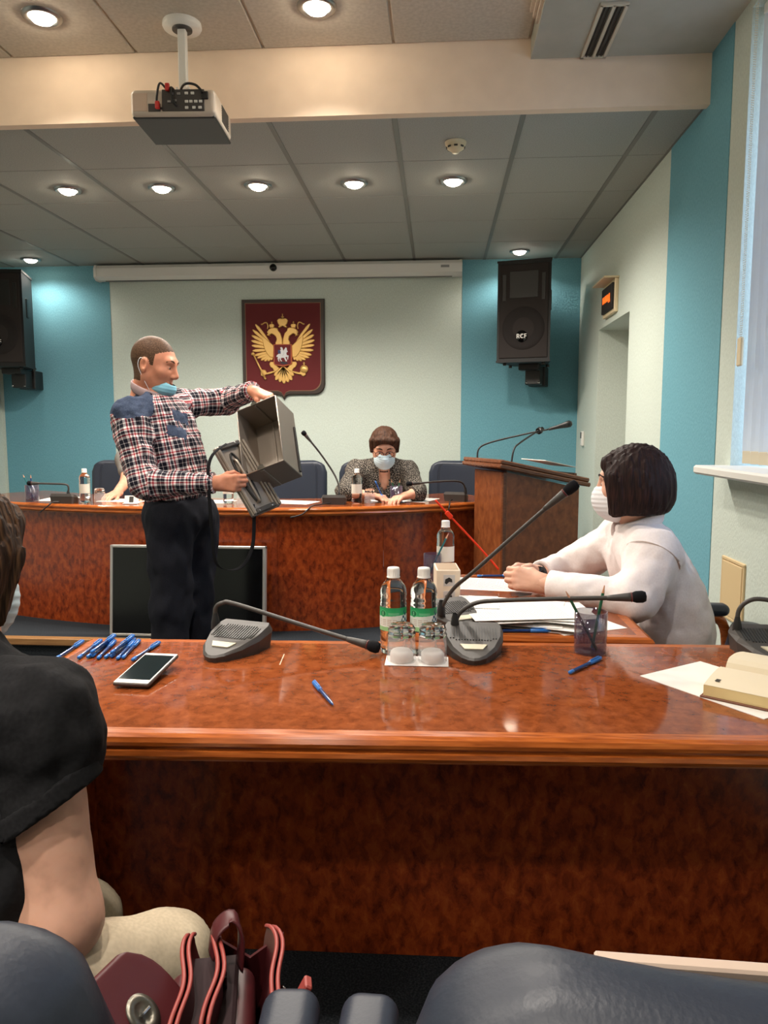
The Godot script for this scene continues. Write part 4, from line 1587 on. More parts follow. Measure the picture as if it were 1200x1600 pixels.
	sheet("paper_napkin", "white paper napkin under the two upturned tumblers", Vector3(-0.047, TOP + 0.001, -1.745), 0.0, mat("napkin", rgb8(240, 234, 230), 0.9), Vector2(0.15, 0.075), "napkin")
	for q in [[-0.084, "left"], [-0.010, "right"]]:
		var st := new_st(true)
		var prof := [Vector2(0.0, 0.0), Vector2(0.028, 0.001), Vector2(0.0285, 0.02), Vector2(0.022, 0.028), Vector2(0.010, 0.024), Vector2(0, 0.030)]
		lathe(st, prof, 9)
		var o := put(st, "crumpled_napkin", mats.napkin, self, Vector3(q[0], TOP + 0.0026, -1.742))
		tag(o, "crumpled white napkin inside the %s upturned tumbler" % q[1], "napkin", "napkins in the tumblers")
	# ---- pens on the near table
	make_pen("blue ballpoint pen lying alone at the table's left edge", Vector3(-0.912, TOP + 0.0056, -1.690), Vector3(-0.918, TOP + 0.0056, -1.84), "blue pens")
	var bunch := "bunch of blue pens"
	for k in 8:
		var x := -0.862 + 0.0155 * k
		var a := Vector3(x + 0.004 * sin(k * 2.3), TOP + 0.0056, -1.700 - 0.008 * (k % 3))
		var b := a + Vector3(0.012 * sin(k * 1.7) - 0.012, 0, -0.15)
		make_pen("one of the blue ballpoint pens bunched together on the table", a, b, bunch)
	make_pen("blue ballpoint pen lying loose at the right side of the bunch", Vector3(-0.725, TOP + 0.0056, -1.692), Vector3(-0.715, TOP + 0.0056, -1.845), bunch)
	for k in 2:
		make_pen("blue ballpoint pen lying across the top of the pen bunch, %s one" % ["left", "right"][k], Vector3(-0.835 + 0.05 * k, TOP + 0.0165, -1.712), Vector3(-0.842 + 0.05 * k, TOP + 0.0165, -1.858), bunch)
	make_pen("blue ballpoint pen lying by itself mid-table, tip toward the front", Vector3(-0.266, TOP + 0.0056, -1.565), Vector3(-0.201, TOP + 0.0056, -1.425), "blue pens", false)
	make_pen("blue ballpoint pen leaning at the foot of the pencil cup", Vector3(0.300, TOP + 0.0056, -1.672), Vector3(0.395, TOP + 0.0056, -1.79), "blue pens")
	make_pen("blue pen on the side table under the paper pile, left one", Vector3(0.16, TOP + 0.0056, -2.020), Vector3(0.30, TOP + 0.0056, -2.03), "blue pens")
	make_pen("blue pen on the side table near the woman's fingers", Vector3(0.150, TOP + 0.0056, -2.80), Vector3(0.29, TOP + 0.0056, -2.815), "blue pens")
	# ---- phone propped on its ring
	var t := thing("smartphone", "white-framed smartphone lying propped up on the table", "phone", Vector3(-0.648, TOP + 0.017, -1.59), -0.06)
	t.rotation.x = 0.10
	var st := new_st(true)
	rbox(st, Vector3.ZERO, Vector3(0.082, 0.009, 0.165), 0.0044, Basis(), 3, 2)
	put(st, "body", mat("phone_case", rgb8(70, 56, 52), 0.35), t)
	st = new_st()
	bx(st, Vector3(0, 0.0047, 0), Vector3(0.078, 0.0016, 0.160), 0.0006)
	put(st, "bezel", mats.white_plastic, t)
	st = new_st()
	bx(st, Vector3(0, 0.0057, -0.002), Vector3(0.072, 0.0006, 0.132))
	put(st, "screen_glass", mat("phone_screen", rgb8(16, 28, 32), 0.05), t)
	st = new_st(true)
	lathe(st, [Vector2(0.011, -0.004), Vector2(0.014, -0.0075), Vector2(0.011, -0.011), Vector2(0.008, -0.0075), Vector2(0.011, -0.004)], 18, Transform3D(Basis(), Vector3(0, 0, -0.03)))
	put(st, "ring_holder", mats.metal_grey, t)
	# ---- pencil cup, paper and notebook on the right
	cup("smoky plastic cup with two green pencils", Vector3(0.382, TOP, -1.855), 0.040, 0.105)
	var green := mat("pencil_green", rgb8(24, 92, 62), 0.35)
	pencil("green pencil leaning left in the smoky cup", Vector3(0.398, TOP + 0.007, -1.855), Vector3(0.318, 0.905, -1.85), green)
	pencil("green pencil standing straight in the smoky cup", Vector3(0.390, TOP + 0.007, -1.87), Vector3(0.418, 0.915, -1.88), green)
	var doc := mat("printed_page", Color.WHITE, 0.8, 0.0, 0.3)
	doc.albedo_texture = printed_page(3, 256, 362, true)
	var doc2 := mat("faint_page", Color.WHITE, 0.8, 0.0, 0.3)
	doc2.albedo_texture = printed_page(8, 256, 362, false)
	sheet("paper_sheet", "blank white sheet under the open notebook", Vector3(0.628, TOP, -1.613), 0.605, mats.paper)
	build_notebook()
	# ---- side table: pile, print-outs, file box
	var r := RandomNumberGenerator.new()
	r.seed = 12
	var y := TOP
	for k in 16:
		var p := Vector3(0.255 + r.randf_range(-0.06, 0.06), y, -2.175 + r.randf_range(-0.035, 0.035))
		sheet("paper_sheet", "white printed sheet in the paper pile by the pencil cup" if k < 15 else "topmost printed sheet of the paper pile", p, PI / 2 + r.randf_range(-0.38, 0.30), doc2 if k == 15 else mats.paper, Vector2(0.21, 0.297), "paper", "sheets in the paper pile")
		y += 0.0022
	sheet("paper_sheet", "sheet sticking out of the paper pile toward the pencil cup", Vector3(0.405, TOP, -2.115), PI / 2 + 0.45, mats.paper, Vector2(0.15, 0.21))
	sheet("paper_sheet", "sheet sticking out of the pile next to the microphones", Vector3(0.125, y, -2.235), PI / 2 - 0.05, doc2, Vector2(0.16, 0.12))
	sheet("paper_sheet", "densely printed sheet lying under the woman's hands", Vector3(0.215, TOP, -2.665), 1.42, doc)
	t = thing("file_box", "small cream cardboard box with two picture labels behind the right bottle", "box", Vector3(0.035, TOP, -2.33), 0.08)
	st = new_st()
	var card := mat("cream_card", rgb8(226, 208, 184), 0.7)
	bx(st, Vector3(0, 0.0575, -0.06), Vector3(0.075, 0.115, 0.13), 0.002)
	put(st, "carton", card, t)
	st = new_st()
	bx(st, Vector3(0, 0.111, -0.06), Vector3(0.066, 0.01, 0.12), 0.001)
	put(st, "opening", mat("carton_inside", rgb8(150, 128, 104), 0.8), t)
	for k in 2:
		st = new_st()
		bx(st, Vector3(0.002, 0.082 - 0.052 * k, 0.0055), Vector3(0.036, 0.036, 0.001))
		var lb := put(st, "picture_label", mat("label_grey", rgb8(196, 190, 184), 0.5), t)
		st = new_st()
		extrude(st, PackedVector2Array([Vector2(-0.012, 0.004), Vector2(0.0, 0.010), Vector2(0.009, 0.004), Vector2(0.010, -0.006), Vector2(0.0, -0.004), Vector2(-0.008, -0.012), Vector2(-0.014, -0.008)]), 0.0008, Transform3D(Basis(), Vector3(0.002, 0.082 - 0.052 * k, 0.0060)))
		put(st, "printed_mark", mats.black_plastic, lb)
	cup("smoky plastic cup with a teal pen at the side table's far left", Vector3(-0.018, TOP, -2.735), 0.033, 0.10)
	pencil("teal pen leaning right in the far smoky cup", Vector3(-0.038, TOP + 0.007, -2.735), Vector3(0.040, 0.925, -2.735), mat("pen_teal", rgb8(12, 96, 100), 0.3))
	# ---- papers and cups on the curved desk
	cup("smoky plastic cup with pencils at the curved desk's left end", Vector3(-2.60, FAR_TOP, -4.62), 0.042, 0.105)
	pencil("dark pencil leaning left in the cup at the desk's left end", Vector3(-2.585, FAR_TOP + 0.007, -4.62), Vector3(-2.655, 1.02, -4.62), mats.pen_teal)
	pencil("blue pencil upright in the cup at the desk's left end", Vector3(-2.59, FAR_TOP + 0.007, -4.60), Vector3(-2.587, 1.02, -4.59), mats.pen_navy)
	cup("dark pen cup with green pencils in front of the woman in glasses", Vector3(-0.262, FAR_TOP, -4.70), 0.040, 0.105)
	pencil("green pencil leaning left in the dark pen cup", Vector3(-0.25, FAR_TOP + 0.007, -4.70), Vector3(-0.295, 0.995, -4.70), green)
	pencil("green pencil leaning right in the dark pen cup", Vector3(-0.27, FAR_TOP + 0.007, -4.71), Vector3(-0.238, 0.995, -4.71), green)
	sheet("paper_sheet", "papers beside the cup at the curved desk's left end", Vector3(-2.50, FAR_TOP, -4.78), 0.1, doc2)
	sheet("paper_sheet", "papers between the left bottle and the hidden person's hand", Vector3(-2.02, FAR_TOP, -4.70), 1.45, doc2)
	sheet("paper_sheet", "paper that the woman in glasses is writing on", Vector3(-0.33, FAR_TOP, -4.83), 0.12, doc2)
	sheet("paper_sheet", "paper under the hand behind the woman's pen cup", Vector3(-0.135, FAR_TOP, -4.88), -0.35, doc2)
	sheet("paper_sheet", "paper lying on the curved desk beneath the metal box", Vector3(-0.92, FAR_TOP, -4.66), 1.3, doc2)
	sheet("paper_sheet", "papers on the curved desk behind the man's wrist", Vector3(-1.45, FAR_TOP, -4.66), 1.5, doc2)
	t = thing("card_holder", "clear card holder with a small emblem beside the man's waist", "holder", Vector3(-1.89, FAR_TOP, -4.49), 0.0)
	st = new_st()
	bx(st, Vector3(0, 0.026, 0), Vector3(0.09, 0.05, 0.004), 0.001, Basis(Vector3.RIGHT, -0.25))
	bx(st, Vector3(0, 0.004, 0.01), Vector3(0.09, 0.006, 0.05), 0.001)
	put(st, "stand", mats.white_plastic, t)
	st = new_st()
	bx(st, Vector3(0, 0.028, 0.0035), Vector3(0.026, 0.036, 0.002), 0.0, Basis(Vector3.RIGHT, -0.25))
	put(st, "emblem_print", mats.dark_plastic, t)
	# ---- red seal strip in the woman's fingers
	t = thing("seal_strip", "thin red plastic seal strip held up by the woman in white", "strip", Vector3(0.173, 0.875, -2.50))
	st = new_st(true)
	var pts := []
	for p in [Vector3(0.205, 0.838, -2.49), Vector3(0.173, 0.875, -2.5), Vector3(0.099, 0.955, -2.5), Vector3(0.034, 1.023, -2.5), Vector3(-0.009, 1.070, -2.5)]:
		pts.append(p - t.position)
	tube(st, smooth_path(pts, 4), 0.0035, 6)
	var red := mat("seal_red", rgb8(224, 58, 28), 0.6, 0.0, 0.3)
	put(st, "strip", red, t)
	st = new_st(true)
	rbox(st, Vector3(0.037, 1.02, -2.5) - t.position, Vector3(0.016, 0.028, 0.014), 0.004, Basis(Vector3.BACK, 0.75))
	put(st, "lock_head", red, t)
	# ---- folder and handbag on the near chairs
	st = new_st()
	bx(st, Vector3.ZERO, Vector3(0.30, 0.235, 0.012), 0.002)
	var fo := put(st, "paper_folder", mat("folder_beige", rgb8(206, 184, 168), 0.7), self, Vector3(0.272, 0.772, -0.575))
	fo.rotation = Vector3(0.16, 0.0, -0.03)
	tag(fo, "beige folder sticking up behind the right chair back", "folder")
	build_handbag()


func build_notebook() -> void:
	var e1 := Vector3(0.59, 0, -0.81).normalized()
	var t := thing("notebook", "open notebook with thick yellowed pages at the table's right edge", "notebook", Vector3(0.548, TOP + 0.0014, -1.545))
	t.basis = Basis(e1, Vector3.UP, e1.cross(Vector3.UP))
	var pages := mat("yellowed_pages", rgb8(230, 206, 150), 0.8)
	var page := mat("cream_page", rgb8(222, 208, 182), 0.8)
	var st := new_st()
	bx(st, Vector3(0.148, 0.002, 0.12), Vector3(0.30, 0.004, 0.246), 0.001)
	put(st, "cover", mat("notebook_cover", rgb8(112, 66, 44), 0.5), t)
	for s in 2:
		st = new_st()
		var prof := []
		for i in 11:
			var u := i / 10.0
			var x := (0.004 + 0.142 * u) if s == 0 else (0.292 - 0.142 * u)
			var h := 0.024 + 0.012 * sin(u * PI * 0.75)
			if u > 0.8:
				h -= 0.022 * pow((u - 0.8) / 0.2, 2.0)
			prof.append(Vector2(x, 0.004 + h * (0.9 if s == 0 else 1.05)))
		var poly := PackedVector2Array()
		for p: Vector2 in prof:
			poly.append(p)
		poly.append(Vector2(prof[-1].x, 0.004))
		poly.append(Vector2(prof[0].x, 0.004))
		extrude(st, poly, 0.236, Transform3D(Basis(), Vector3(0, 0, 0.002)))
		var blk := put(st, "page_block", pages, t)
		st = new_st()
		for i in 10:
			var a: Vector2 = prof[i]
			var b: Vector2 = prof[i + 1]
			quad_out(st, Vector3(a.x, a.y + 0.0008, 0.002), Vector3(b.x, b.y + 0.0008, 0.002), Vector3(b.x, b.y + 0.0008, 0.239), Vector3(a.x, a.y + 0.0008, 0.239), Vector3(a.x, -1, 0.1))
		put(st, "top_page", page, blk)
		st = new_st()
		for k in 3:
			bx(st, Vector3(0.028 + 0.009 * k + 0.20 * s, prof[2].y + 0.0016, 0.022), Vector3(0.006, 0.0008, 0.009))
		put(st, "printed_date", mats.dark_plastic, blk)


func build_handbag() -> void:
	var t := thing("handbag", "open burgundy leather handbag beside the seated woman in black", "handbag", Vector3(-0.288, 0.497, -0.83), 0.22)
	var wine := mat("burgundy_leather", rgb8(74, 24, 28), 0.42)
	var trim := mat("burgundy_piping", rgb8(150, 66, 60), 0.45)
	var lining := mat("bag_lining", rgb8(40, 14, 20), 0.8)
	# three soft leather walls fanning out from the bottom, with piping along their tops
	for q in [[0.006, 0.150, 0.10, 0.175], [0.020, 0.152, -0.06, 0.175], [0.060, 0.150, -0.28, 0.18]]:
		var b := Basis(Vector3.BACK, q[2])
		var st := new_st(true)
		var rows := []
		for i in 11:
			var v := i / 10.0
			var row := []
			for j in 17:
				var u := j / 16.0 * 2.0 - 1.0
				var y: float = q[1] * (1.0 - 0.10 * pow(absf(u), 5.0)) * v
				row.append(Vector3(q[0], 0, 0) + b * Vector3(0.004 * sin(u * 4.0 + q[0] * 60.0) * v - 0.006 * u * u * v + 0.005 * sin(v * 5.0), y, u * q[3] / 2))
			rows.append(row)
		for i in 10:
			for j in 16:
				for off: float in [-1.0, 1.0]:
					var o := b * Vector3(off * 0.003, 0, 0)
					if off > 0.0:
						quad(st, rows[i][j] + o, rows[i + 1][j] + o, rows[i + 1][j + 1] + o, rows[i][j + 1] + o)
					else:
						quad(st, rows[i][j] + o, rows[i][j + 1] + o, rows[i + 1][j + 1] + o, rows[i + 1][j] + o)
		var wl := put(st, "side_wall", wine, t)
		for k: float in [-1.0, 1.0]:
			st = new_st(true)
			var pts := []
			for p: Vector3 in rows[10]:
				pts.append(p + b * Vector3(k * 0.004, 0.001, 0))
			tube(st, pts, 0.0028, 6)
			put(st, "piping", trim, wl)
	var st := new_st(true)
	rbox(st, Vector3(0.012, 0.05, 0), Vector3(0.11, 0.10, 0.15), 0.02, Basis(), 3, 2)
	put(st, "bag_bottom", wine, t)
	st = new_st()
	bx(st, Vector3(0.016, 0.10, 0), Vector3(0.06, 0.03, 0.14), 0.004)
	put(st, "lining", lining, t)
	# soft gusset closing the far end
	st = new_st()
	extrude(st, PackedVector2Array([Vector2(0.0, 0.0), Vector2(0.07, 0.0), Vector2(0.105, 0.13), Vector2(0.06, 0.10), Vector2(0.02, 0.13)]), 0.005, Transform3D(Basis(), Vector3(0, 0, -0.082)))
	put(st, "gusset", wine, t)
	# the flap thrown open to the left, with its turn lock
	st = new_st(true)
	var turn := Basis(Vector3.UP, -0.5) * Basis(Vector3.BACK, 0.85)
	var fc := Vector3(-0.058, 0.125, 0.045)
	rbox(st, fc, Vector3(0.014, 0.15, 0.125), 0.0068, turn, 3, 10, "flap")
	var flap := put(st, "flap", wine, t)
	var face := turn * Vector3.RIGHT
	st = new_st(true)
	lathe(st, [Vector2(0.019, 0), Vector2(0.019, 0.003), Vector2(0.011, 0.0045), Vector2(0.010, 0.003), Vector2(0, 0.003)], 24, Transform3D(facing(face).scaled_local(Vector3(1, 1, 1.25)), fc + turn * Vector3(0.0068, 0.006, 0.0)))
	put(st, "turn_lock", mat("lock_metal", rgb8(120, 116, 106), 0.35, 0.9), flap)
	st = new_st()
	bx(st, fc + turn * Vector3(0.013, 0.006, 0), Vector3(0.008, 0.004, 0.013), 0.001, turn)
	put(st, "lock_knob", mats.chrome, flap)
	# short handle strap folded over the middle wall
	st = new_st(true)
	tube(st, smooth_path([Vector3(0.012, 0.13, -0.05), Vector3(0.018, 0.160, -0.055), Vector3(0.038, 0.172, -0.06), Vector3(0.050, 0.155, -0.05), Vector3(0.048, 0.115, -0.045)], 6), 0.018, 8, 0.16, Vector3(0.25, 0, 1))
	put(st, "handle_strap", wine, t)
	st = new_st()
	bx(st, Vector3(0.030, 0.118, -0.01), Vector3(0.008, 0.03, 0.012), 0.002)
	put(st, "magnet_clasp", mats.black_gloss, t)
	for q in [Vector3(0.104, 0.125, 0.03), Vector3(0.112, 0.105, 0.045), Vector3(0.110, 0.09, 0.03)]:
		st = new_st(true)
		var ring := []
		for i in 13:
			ring.append(q + Vector3(0.004 * sin(TAU * i / 12), 0.010 * cos(TAU * i / 12), 0.010 * sin(TAU * i / 12)))
		tube(st, ring, 0.0022, 6)
		put(st, "metal_ring", mats.chrome, t)
	st = new_st()
	bx(st, Vector3(0.122, 0.12, 0.03), Vector3(0.01, 0.05, 0.02), 0.002, Basis(Vector3.BACK, -0.5))
	put(st, "zip_pull", trim, t)


# ------------------------------------------------------------------ smooth bodies: distance fields meshed as surface nets
class Bag:
	var v := PackedVector3Array()
	var n := PackedVector3Array()
	var uv := PackedVector2Array()

	func commit() -> ArrayMesh:
		var a := []
		a.resize(Mesh.ARRAY_MAX)
		a[Mesh.ARRAY_VERTEX] = v
		a[Mesh.ARRAY_NORMAL] = n
		a[Mesh.ARRAY_TEX_UV] = uv
		var m := ArrayMesh.new()
		m.add_surface_from_arrays(Mesh.PRIMITIVE_TRIANGLES, a)
		return m


class Field:
	var lo: Vector3
	var cell: float
	var nx: int
	var ny: int
	var nz: int
	var d := PackedFloat32Array()

	func _init(a: Vector3, b: Vector3, c: float) -> void:
		lo = a
		cell = c
		nx = int(ceil((b.x - a.x) / c)) + 2
		ny = int(ceil((b.y - a.y) / c)) + 2
		nz = int(ceil((b.z - a.z) / c)) + 2
		d.resize(nx * ny * nz)
		d.fill(10.0)

	func span(a: Vector3, b: Vector3) -> Array:
		var p := ((a - lo) / cell).floor()
		var q := ((b - lo) / cell).ceil()
		return [clampi(int(p.x), 0, nx), clampi(int(p.y), 0, ny), clampi(int(p.z), 0, nz), clampi(int(q.x) + 1, 0, nx), clampi(int(q.y) + 1, 0, ny), clampi(int(q.z) + 1, 0, nz)]

	# tapered capsule, joined with a smooth minimum of width k
	func limb(a: Vector3, b: Vector3, ra: float, rb: float, k := 0.03) -> void:
		var m := Vector3.ONE * (maxf(ra, rb) + k + cell * 2.0)
		var s := span(a.min(b) - m, a.max(b) + m)
		var ab := b - a
		var inv := 1.0 / maxf(ab.length_squared(), 1e-9)
		for z in range(s[2], s[5]):
			for y in range(s[1], s[4]):
				var i: int = (z * ny + y) * nx + s[0]
				var p := Vector3(lo.x + s[0] * cell, lo.y + y * cell, lo.z + z * cell) - a
				for x in range(s[0], s[3]):
					var t := clampf(p.dot(ab) * inv, 0.0, 1.0)
					var e := (p - ab * t).length() - ra - (rb - ra) * t
					var o := d[i]
					var h := k - absf(o - e)
					if h > 0.0:
						d[i] = minf(o, e) - h * h / (4.0 * k)
					elif e < o:
						d[i] = e
					i += 1
					p.x += cell

	# ellipsoid with its own axes; cut takes it away instead
	func egg(c: Vector3, r: Vector3, k := 0.03, b := Basis(), cut := false) -> void:
		var big := maxf(r.x, maxf(r.y, r.z))
		var m := Vector3.ONE * (big + k + cell * 2.0)
		var s := span(c - m, c + m)
		var bi := b.inverse()
		var r1 := Vector3.ONE / r
		var r2 := r1 * r1
		var step := bi * Vector3(cell, 0, 0)
		for z in range(s[2], s[5]):
			for y in range(s[1], s[4]):
				var i: int = (z * ny + y) * nx + s[0]
				var q := bi * (Vector3(lo.x + s[0] * cell, lo.y + y * cell, lo.z + z * cell) - c)
				for x in range(s[0], s[3]):
					var k0 := (q * r1).length()
					var e := k0 * (k0 - 1.0) / maxf((q * r2).length(), 1e-6)
					var o := d[i]
					if cut:
						e = -e
						var h := k - absf(o - e)
						if h > 0.0:
							d[i] = maxf(o, e) + h * h / (4.0 * k)
						elif e > o:
							d[i] = e
					else:
						var h := k - absf(o - e)
						if h > 0.0:
							d[i] = minf(o, e) - h * h / (4.0 * k)
						elif e < o:
							d[i] = e
					i += 1
					q += step

	# cut everything on the side that n points to, within reach of the point
	func trim(at: Vector3, n: Vector3, reach: float) -> void:
		var s := span(at - Vector3.ONE * reach, at + Vector3.ONE * reach)
		for z in range(s[2], s[5]):
			for y in range(s[1], s[4]):
				var i: int = (z * ny + y) * nx + s[0]
				for x in range(s[0], s[3]):
					var e := (Vector3(lo.x + x * cell, lo.y + y * cell, lo.z + z * cell) - at).dot(n)
					if e > d[i]:
						d[i] = e
					i += 1

	# folds: shift the surface by noise
	func fold(noise: FastNoiseLite, amount: float, stretch := Vector3.ONE) -> void:
		var i := 0
		for z in nz:
			for y in ny:
				for x in nx:
					if absf(d[i]) < 0.03:
						d[i] += amount * noise.get_noise_3dv(Vector3(lo.x + x * cell, lo.y + y * cell, lo.z + z * cell) * stretch)
					i += 1

	# surface nets: triangles go to bags[pick], where pick comes from zones: each [bag index, centre, radii, basis] or plane tests
	func net(bags: Array, zones: Array, bones: Array, xf := Transform3D()) -> void:
		var id := PackedInt32Array()
		id.resize(d.size())
		id.fill(-1)
		var vs := PackedVector3Array()
		var ns := PackedVector3Array()
		var sy := nx
		var sz := nx * ny
		for z in nz - 1:
			for y in ny - 1:
				var i := (z * ny + y) * nx
				for x in nx - 1:
					var a := d[i]
					if absf(a) < cell * 2.5:
						var b := d[i + 1]
						var c := d[i + sy]
						var e := d[i + sy + 1]
						var f := d[i + sz]
						var g := d[i + sz + 1]
						var h := d[i + sz + sy]
						var j := d[i + sz + sy + 1]
						var neg := int(a < 0) + int(b < 0) + int(c < 0) + int(e < 0) + int(f < 0) + int(g < 0) + int(h < 0) + int(j < 0)
						if neg != 0 and neg != 8:
							var p := Vector3.ZERO
							var m := 0
							if (a < 0) != (b < 0):
								p += Vector3(a / (a - b), 0, 0)
								m += 1
							if (c < 0) != (e < 0):
								p += Vector3(c / (c - e), 1, 0)
								m += 1
							if (f < 0) != (g < 0):
								p += Vector3(f / (f - g), 0, 1)
								m += 1
							if (h < 0) != (j < 0):
								p += Vector3(h / (h - j), 1, 1)
								m += 1
							if (a < 0) != (c < 0):
								p += Vector3(0, a / (a - c), 0)
								m += 1
							if (b < 0) != (e < 0):
								p += Vector3(1, b / (b - e), 0)
								m += 1
							if (f < 0) != (h < 0):
								p += Vector3(0, f / (f - h), 1)
								m += 1
							if (g < 0) != (j < 0):
								p += Vector3(1, g / (g - j), 1)
								m += 1
							if (a < 0) != (f < 0):
								p += Vector3(0, 0, a / (a - f))
								m += 1
							if (b < 0) != (g < 0):
								p += Vector3(1, 0, b / (b - g))
								m += 1
							if (c < 0) != (h < 0):
								p += Vector3(0, 1, c / (c - h))
								m += 1
							if (e < 0) != (j < 0):
								p += Vector3(1, 1, e / (e - j))
								m += 1
							p = p / m
							id[i] = vs.size()
							vs.append(lo + (Vector3(x, y, z) + p) * cell)
							ns.append(Vector3(lerpf(lerpf(b - a, e - c, p.y), lerpf(g - f, j - h, p.y), p.z), lerpf(lerpf(c - a, e - b, p.x), lerpf(h - f, j - g, p.x), p.z), lerpf(lerpf(f - a, g - b, p.x), lerpf(h - c, j - e, p.x), p.y)).normalized())
					i += 1
		for z in range(1, nz - 1):
			for y in range(1, ny - 1):
				for x in range(1, nx - 1):
					var i := (z * ny + y) * nx + x
					var a := d[i]
					if absf(a) > cell * 2.5:
						continue
					if (a < 0) != (d[i + 1] < 0):
						quad(id[i - sy - sz], id[i - sz], id[i], id[i - sy], vs, ns, bags, zones, bones, xf)
					if (a < 0) != (d[i + sy] < 0):
						quad(id[i - 1 - sz], id[i - sz], id[i], id[i - 1], vs, ns, bags, zones, bones, xf)
					if (a < 0) != (d[i + sz] < 0):
						quad(id[i - 1 - sy], id[i - sy], id[i], id[i - 1], vs, ns, bags, zones, bones, xf)

	func quad(a: int, b: int, c: int, e: int, vs: PackedVector3Array, ns: PackedVector3Array, bags: Array, zones: Array, bones: Array, xf: Transform3D) -> void:
		if a < 0 or b < 0 or c < 0 or e < 0:
			return
		var mid := (vs[a] + vs[b] + vs[c] + vs[e]) / 4.0
		var mn := ns[a] + ns[b] + ns[c] + ns[e]
		var pick := 0
		for q in zones:
			if q[1] is Vector3:
				var o: Vector3 = (q[3] as Basis).inverse() * (mid - q[1]) / q[2]
				var r := o.length_squared() if q.size() < 5 else maxf(absf(o.x), maxf(absf(o.y), absf(o.z)))
				if r < 1.0:
					pick = q[0]
			elif q[1] is Plane:
				var all := true
				for k in range(1, q.size()):
					all = all and (q[k] as Plane).distance_to(mid) > 0.0
				if all:
					pick = q[0]
		if pick < 0:
			return
		var bag: Bag = bags[pick]
		var ids := [a, b, c, a, c, e] if (vs[b] - vs[a]).cross(vs[c] - vs[a]).dot(mn) < 0.0 else [a, c, b, a, e, c]
		var bone := -1
		var best := 1e9
		for k in bones.size():
			var ab: Vector3 = bones[k][1] - bones[k][0]
			var t := clampf((mid - bones[k][0]).dot(ab) / ab.length_squared(), 0.0, 1.0)
			var l: float = (mid - bones[k][0] - ab * t).length() - bones[k][2]
			if l < best:
				best = l
				bone = k
		var first := 0.0
		for k in 6:
			var p: Vector3 = vs[ids[k]]
			var t := Vector2.ZERO
			if bone >= 0:
				var o: Vector3 = bones[bone][0]
				var w: Basis = bones[bone][3]
				var l := (p - o) * w
				var g := atan2(l.x, l.z)
				if k == 0:
					first = g
				elif g - first > PI:
					g -= TAU
				elif first - g > PI:
					g += TAU
				t = Vector2(g * float(bones[bone][2]), l.y)
			bag.v.append(xf * p)
			bag.n.append((xf.basis * ns[ids[k]]).normalized())
			bag.uv.append(t)


func bone(a: Vector3, b: Vector3, r: float) -> Array:
	return [a, b, r, facing(b - a)]


# ------------------------------------------------------------------ people
func look(dir: Vector3) -> Basis:  # local z along dir, y upwards
	var z := dir.normalized()
	var x := Vector3.UP.cross(z).normalized()
	return Basis(x, z.cross(x), z)


func head(body: Bag, xf: Transform3D, hair: Bag, zones: Array, cell := 0.0045, jaw := 1.0) -> void:
	var f := Field.new(Vector3(-0.105, -0.19, -0.135), Vector3(0.105, 0.15, 0.14), cell)
	f.egg(Vector3(0, 0.036, -0.014), Vector3(0.077, 0.091, 0.097), 0.02)
	f.egg(Vector3(0, -0.030, 0.028), Vector3(0.061 * jaw, 0.082, 0.064), 0.05)
	f.limb(Vector3(0.050 * jaw, -0.050, 0.0), Vector3(0.018, -0.094, 0.060), 0.022, 0.019, 0.03)
	f.limb(Vector3(-0.050 * jaw, -0.050, 0.0), Vector3(-0.018, -0.094, 0.060), 0.022, 0.019, 0.03)
	f.egg(Vector3(0, -0.098, 0.070), Vector3(0.022, 0.016, 0.017), 0.02)
	f.limb(Vector3(0, -0.05, -0.022), Vector3(0, -0.17, -0.030), 0.053, 0.053, 0.04)
	f.limb(Vector3(-0.034, 0.030, 0.078), Vector3(0.034, 0.030, 0.078), 0.014, 0.014, 0.02)
	for s: float in [-1.0, 1.0]:
		f.egg(Vector3(s * 0.033, 0.006, 0.098), Vector3(0.019, 0.014, 0.017), 0.014, Basis(), true)
		f.egg(Vector3(s * 0.032, 0.006, 0.073), Vector3(0.0155, 0.0125, 0.0135), 0.004)
		f.egg(Vector3(s * 0.044, -0.022, 0.058), Vector3(0.020, 0.017, 0.016), 0.03)
		var eb := Basis(Vector3.UP, s * 0.35) * Basis(Vector3.RIGHT, -0.15)
		f.egg(Vector3(s * 0.081, -0.006, -0.012), Vector3(0.009, 0.033, 0.020), 0.008, eb)
		f.egg(Vector3(s * 0.090, -0.002, -0.008), Vector3(0.006, 0.018, 0.010), 0.005, eb, true)
		f.egg(Vector3(s * 0.012, -0.033, 0.098), Vector3(0.009, 0.008, 0.010), 0.008)
	f.limb(Vector3(0, 0.022, 0.086), Vector3(0, -0.026, 0.107), 0.0085, 0.0125, 0.014)
	f.limb(Vector3(-0.020, -0.062, 0.083), Vector3(0.020, -0.062, 0.083), 0.006, 0.006, 0.008)
	f.limb(Vector3(-0.017, -0.072, 0.083), Vector3(0.017, -0.072, 0.083), 0.007, 0.007, 0.008)
	f.egg(Vector3(0, -0.0668, 0.096), Vector3(0.024, 0.0018, 0.012), 0.003, Basis(), true)
	f.net([body, hair], zones, [], xf)


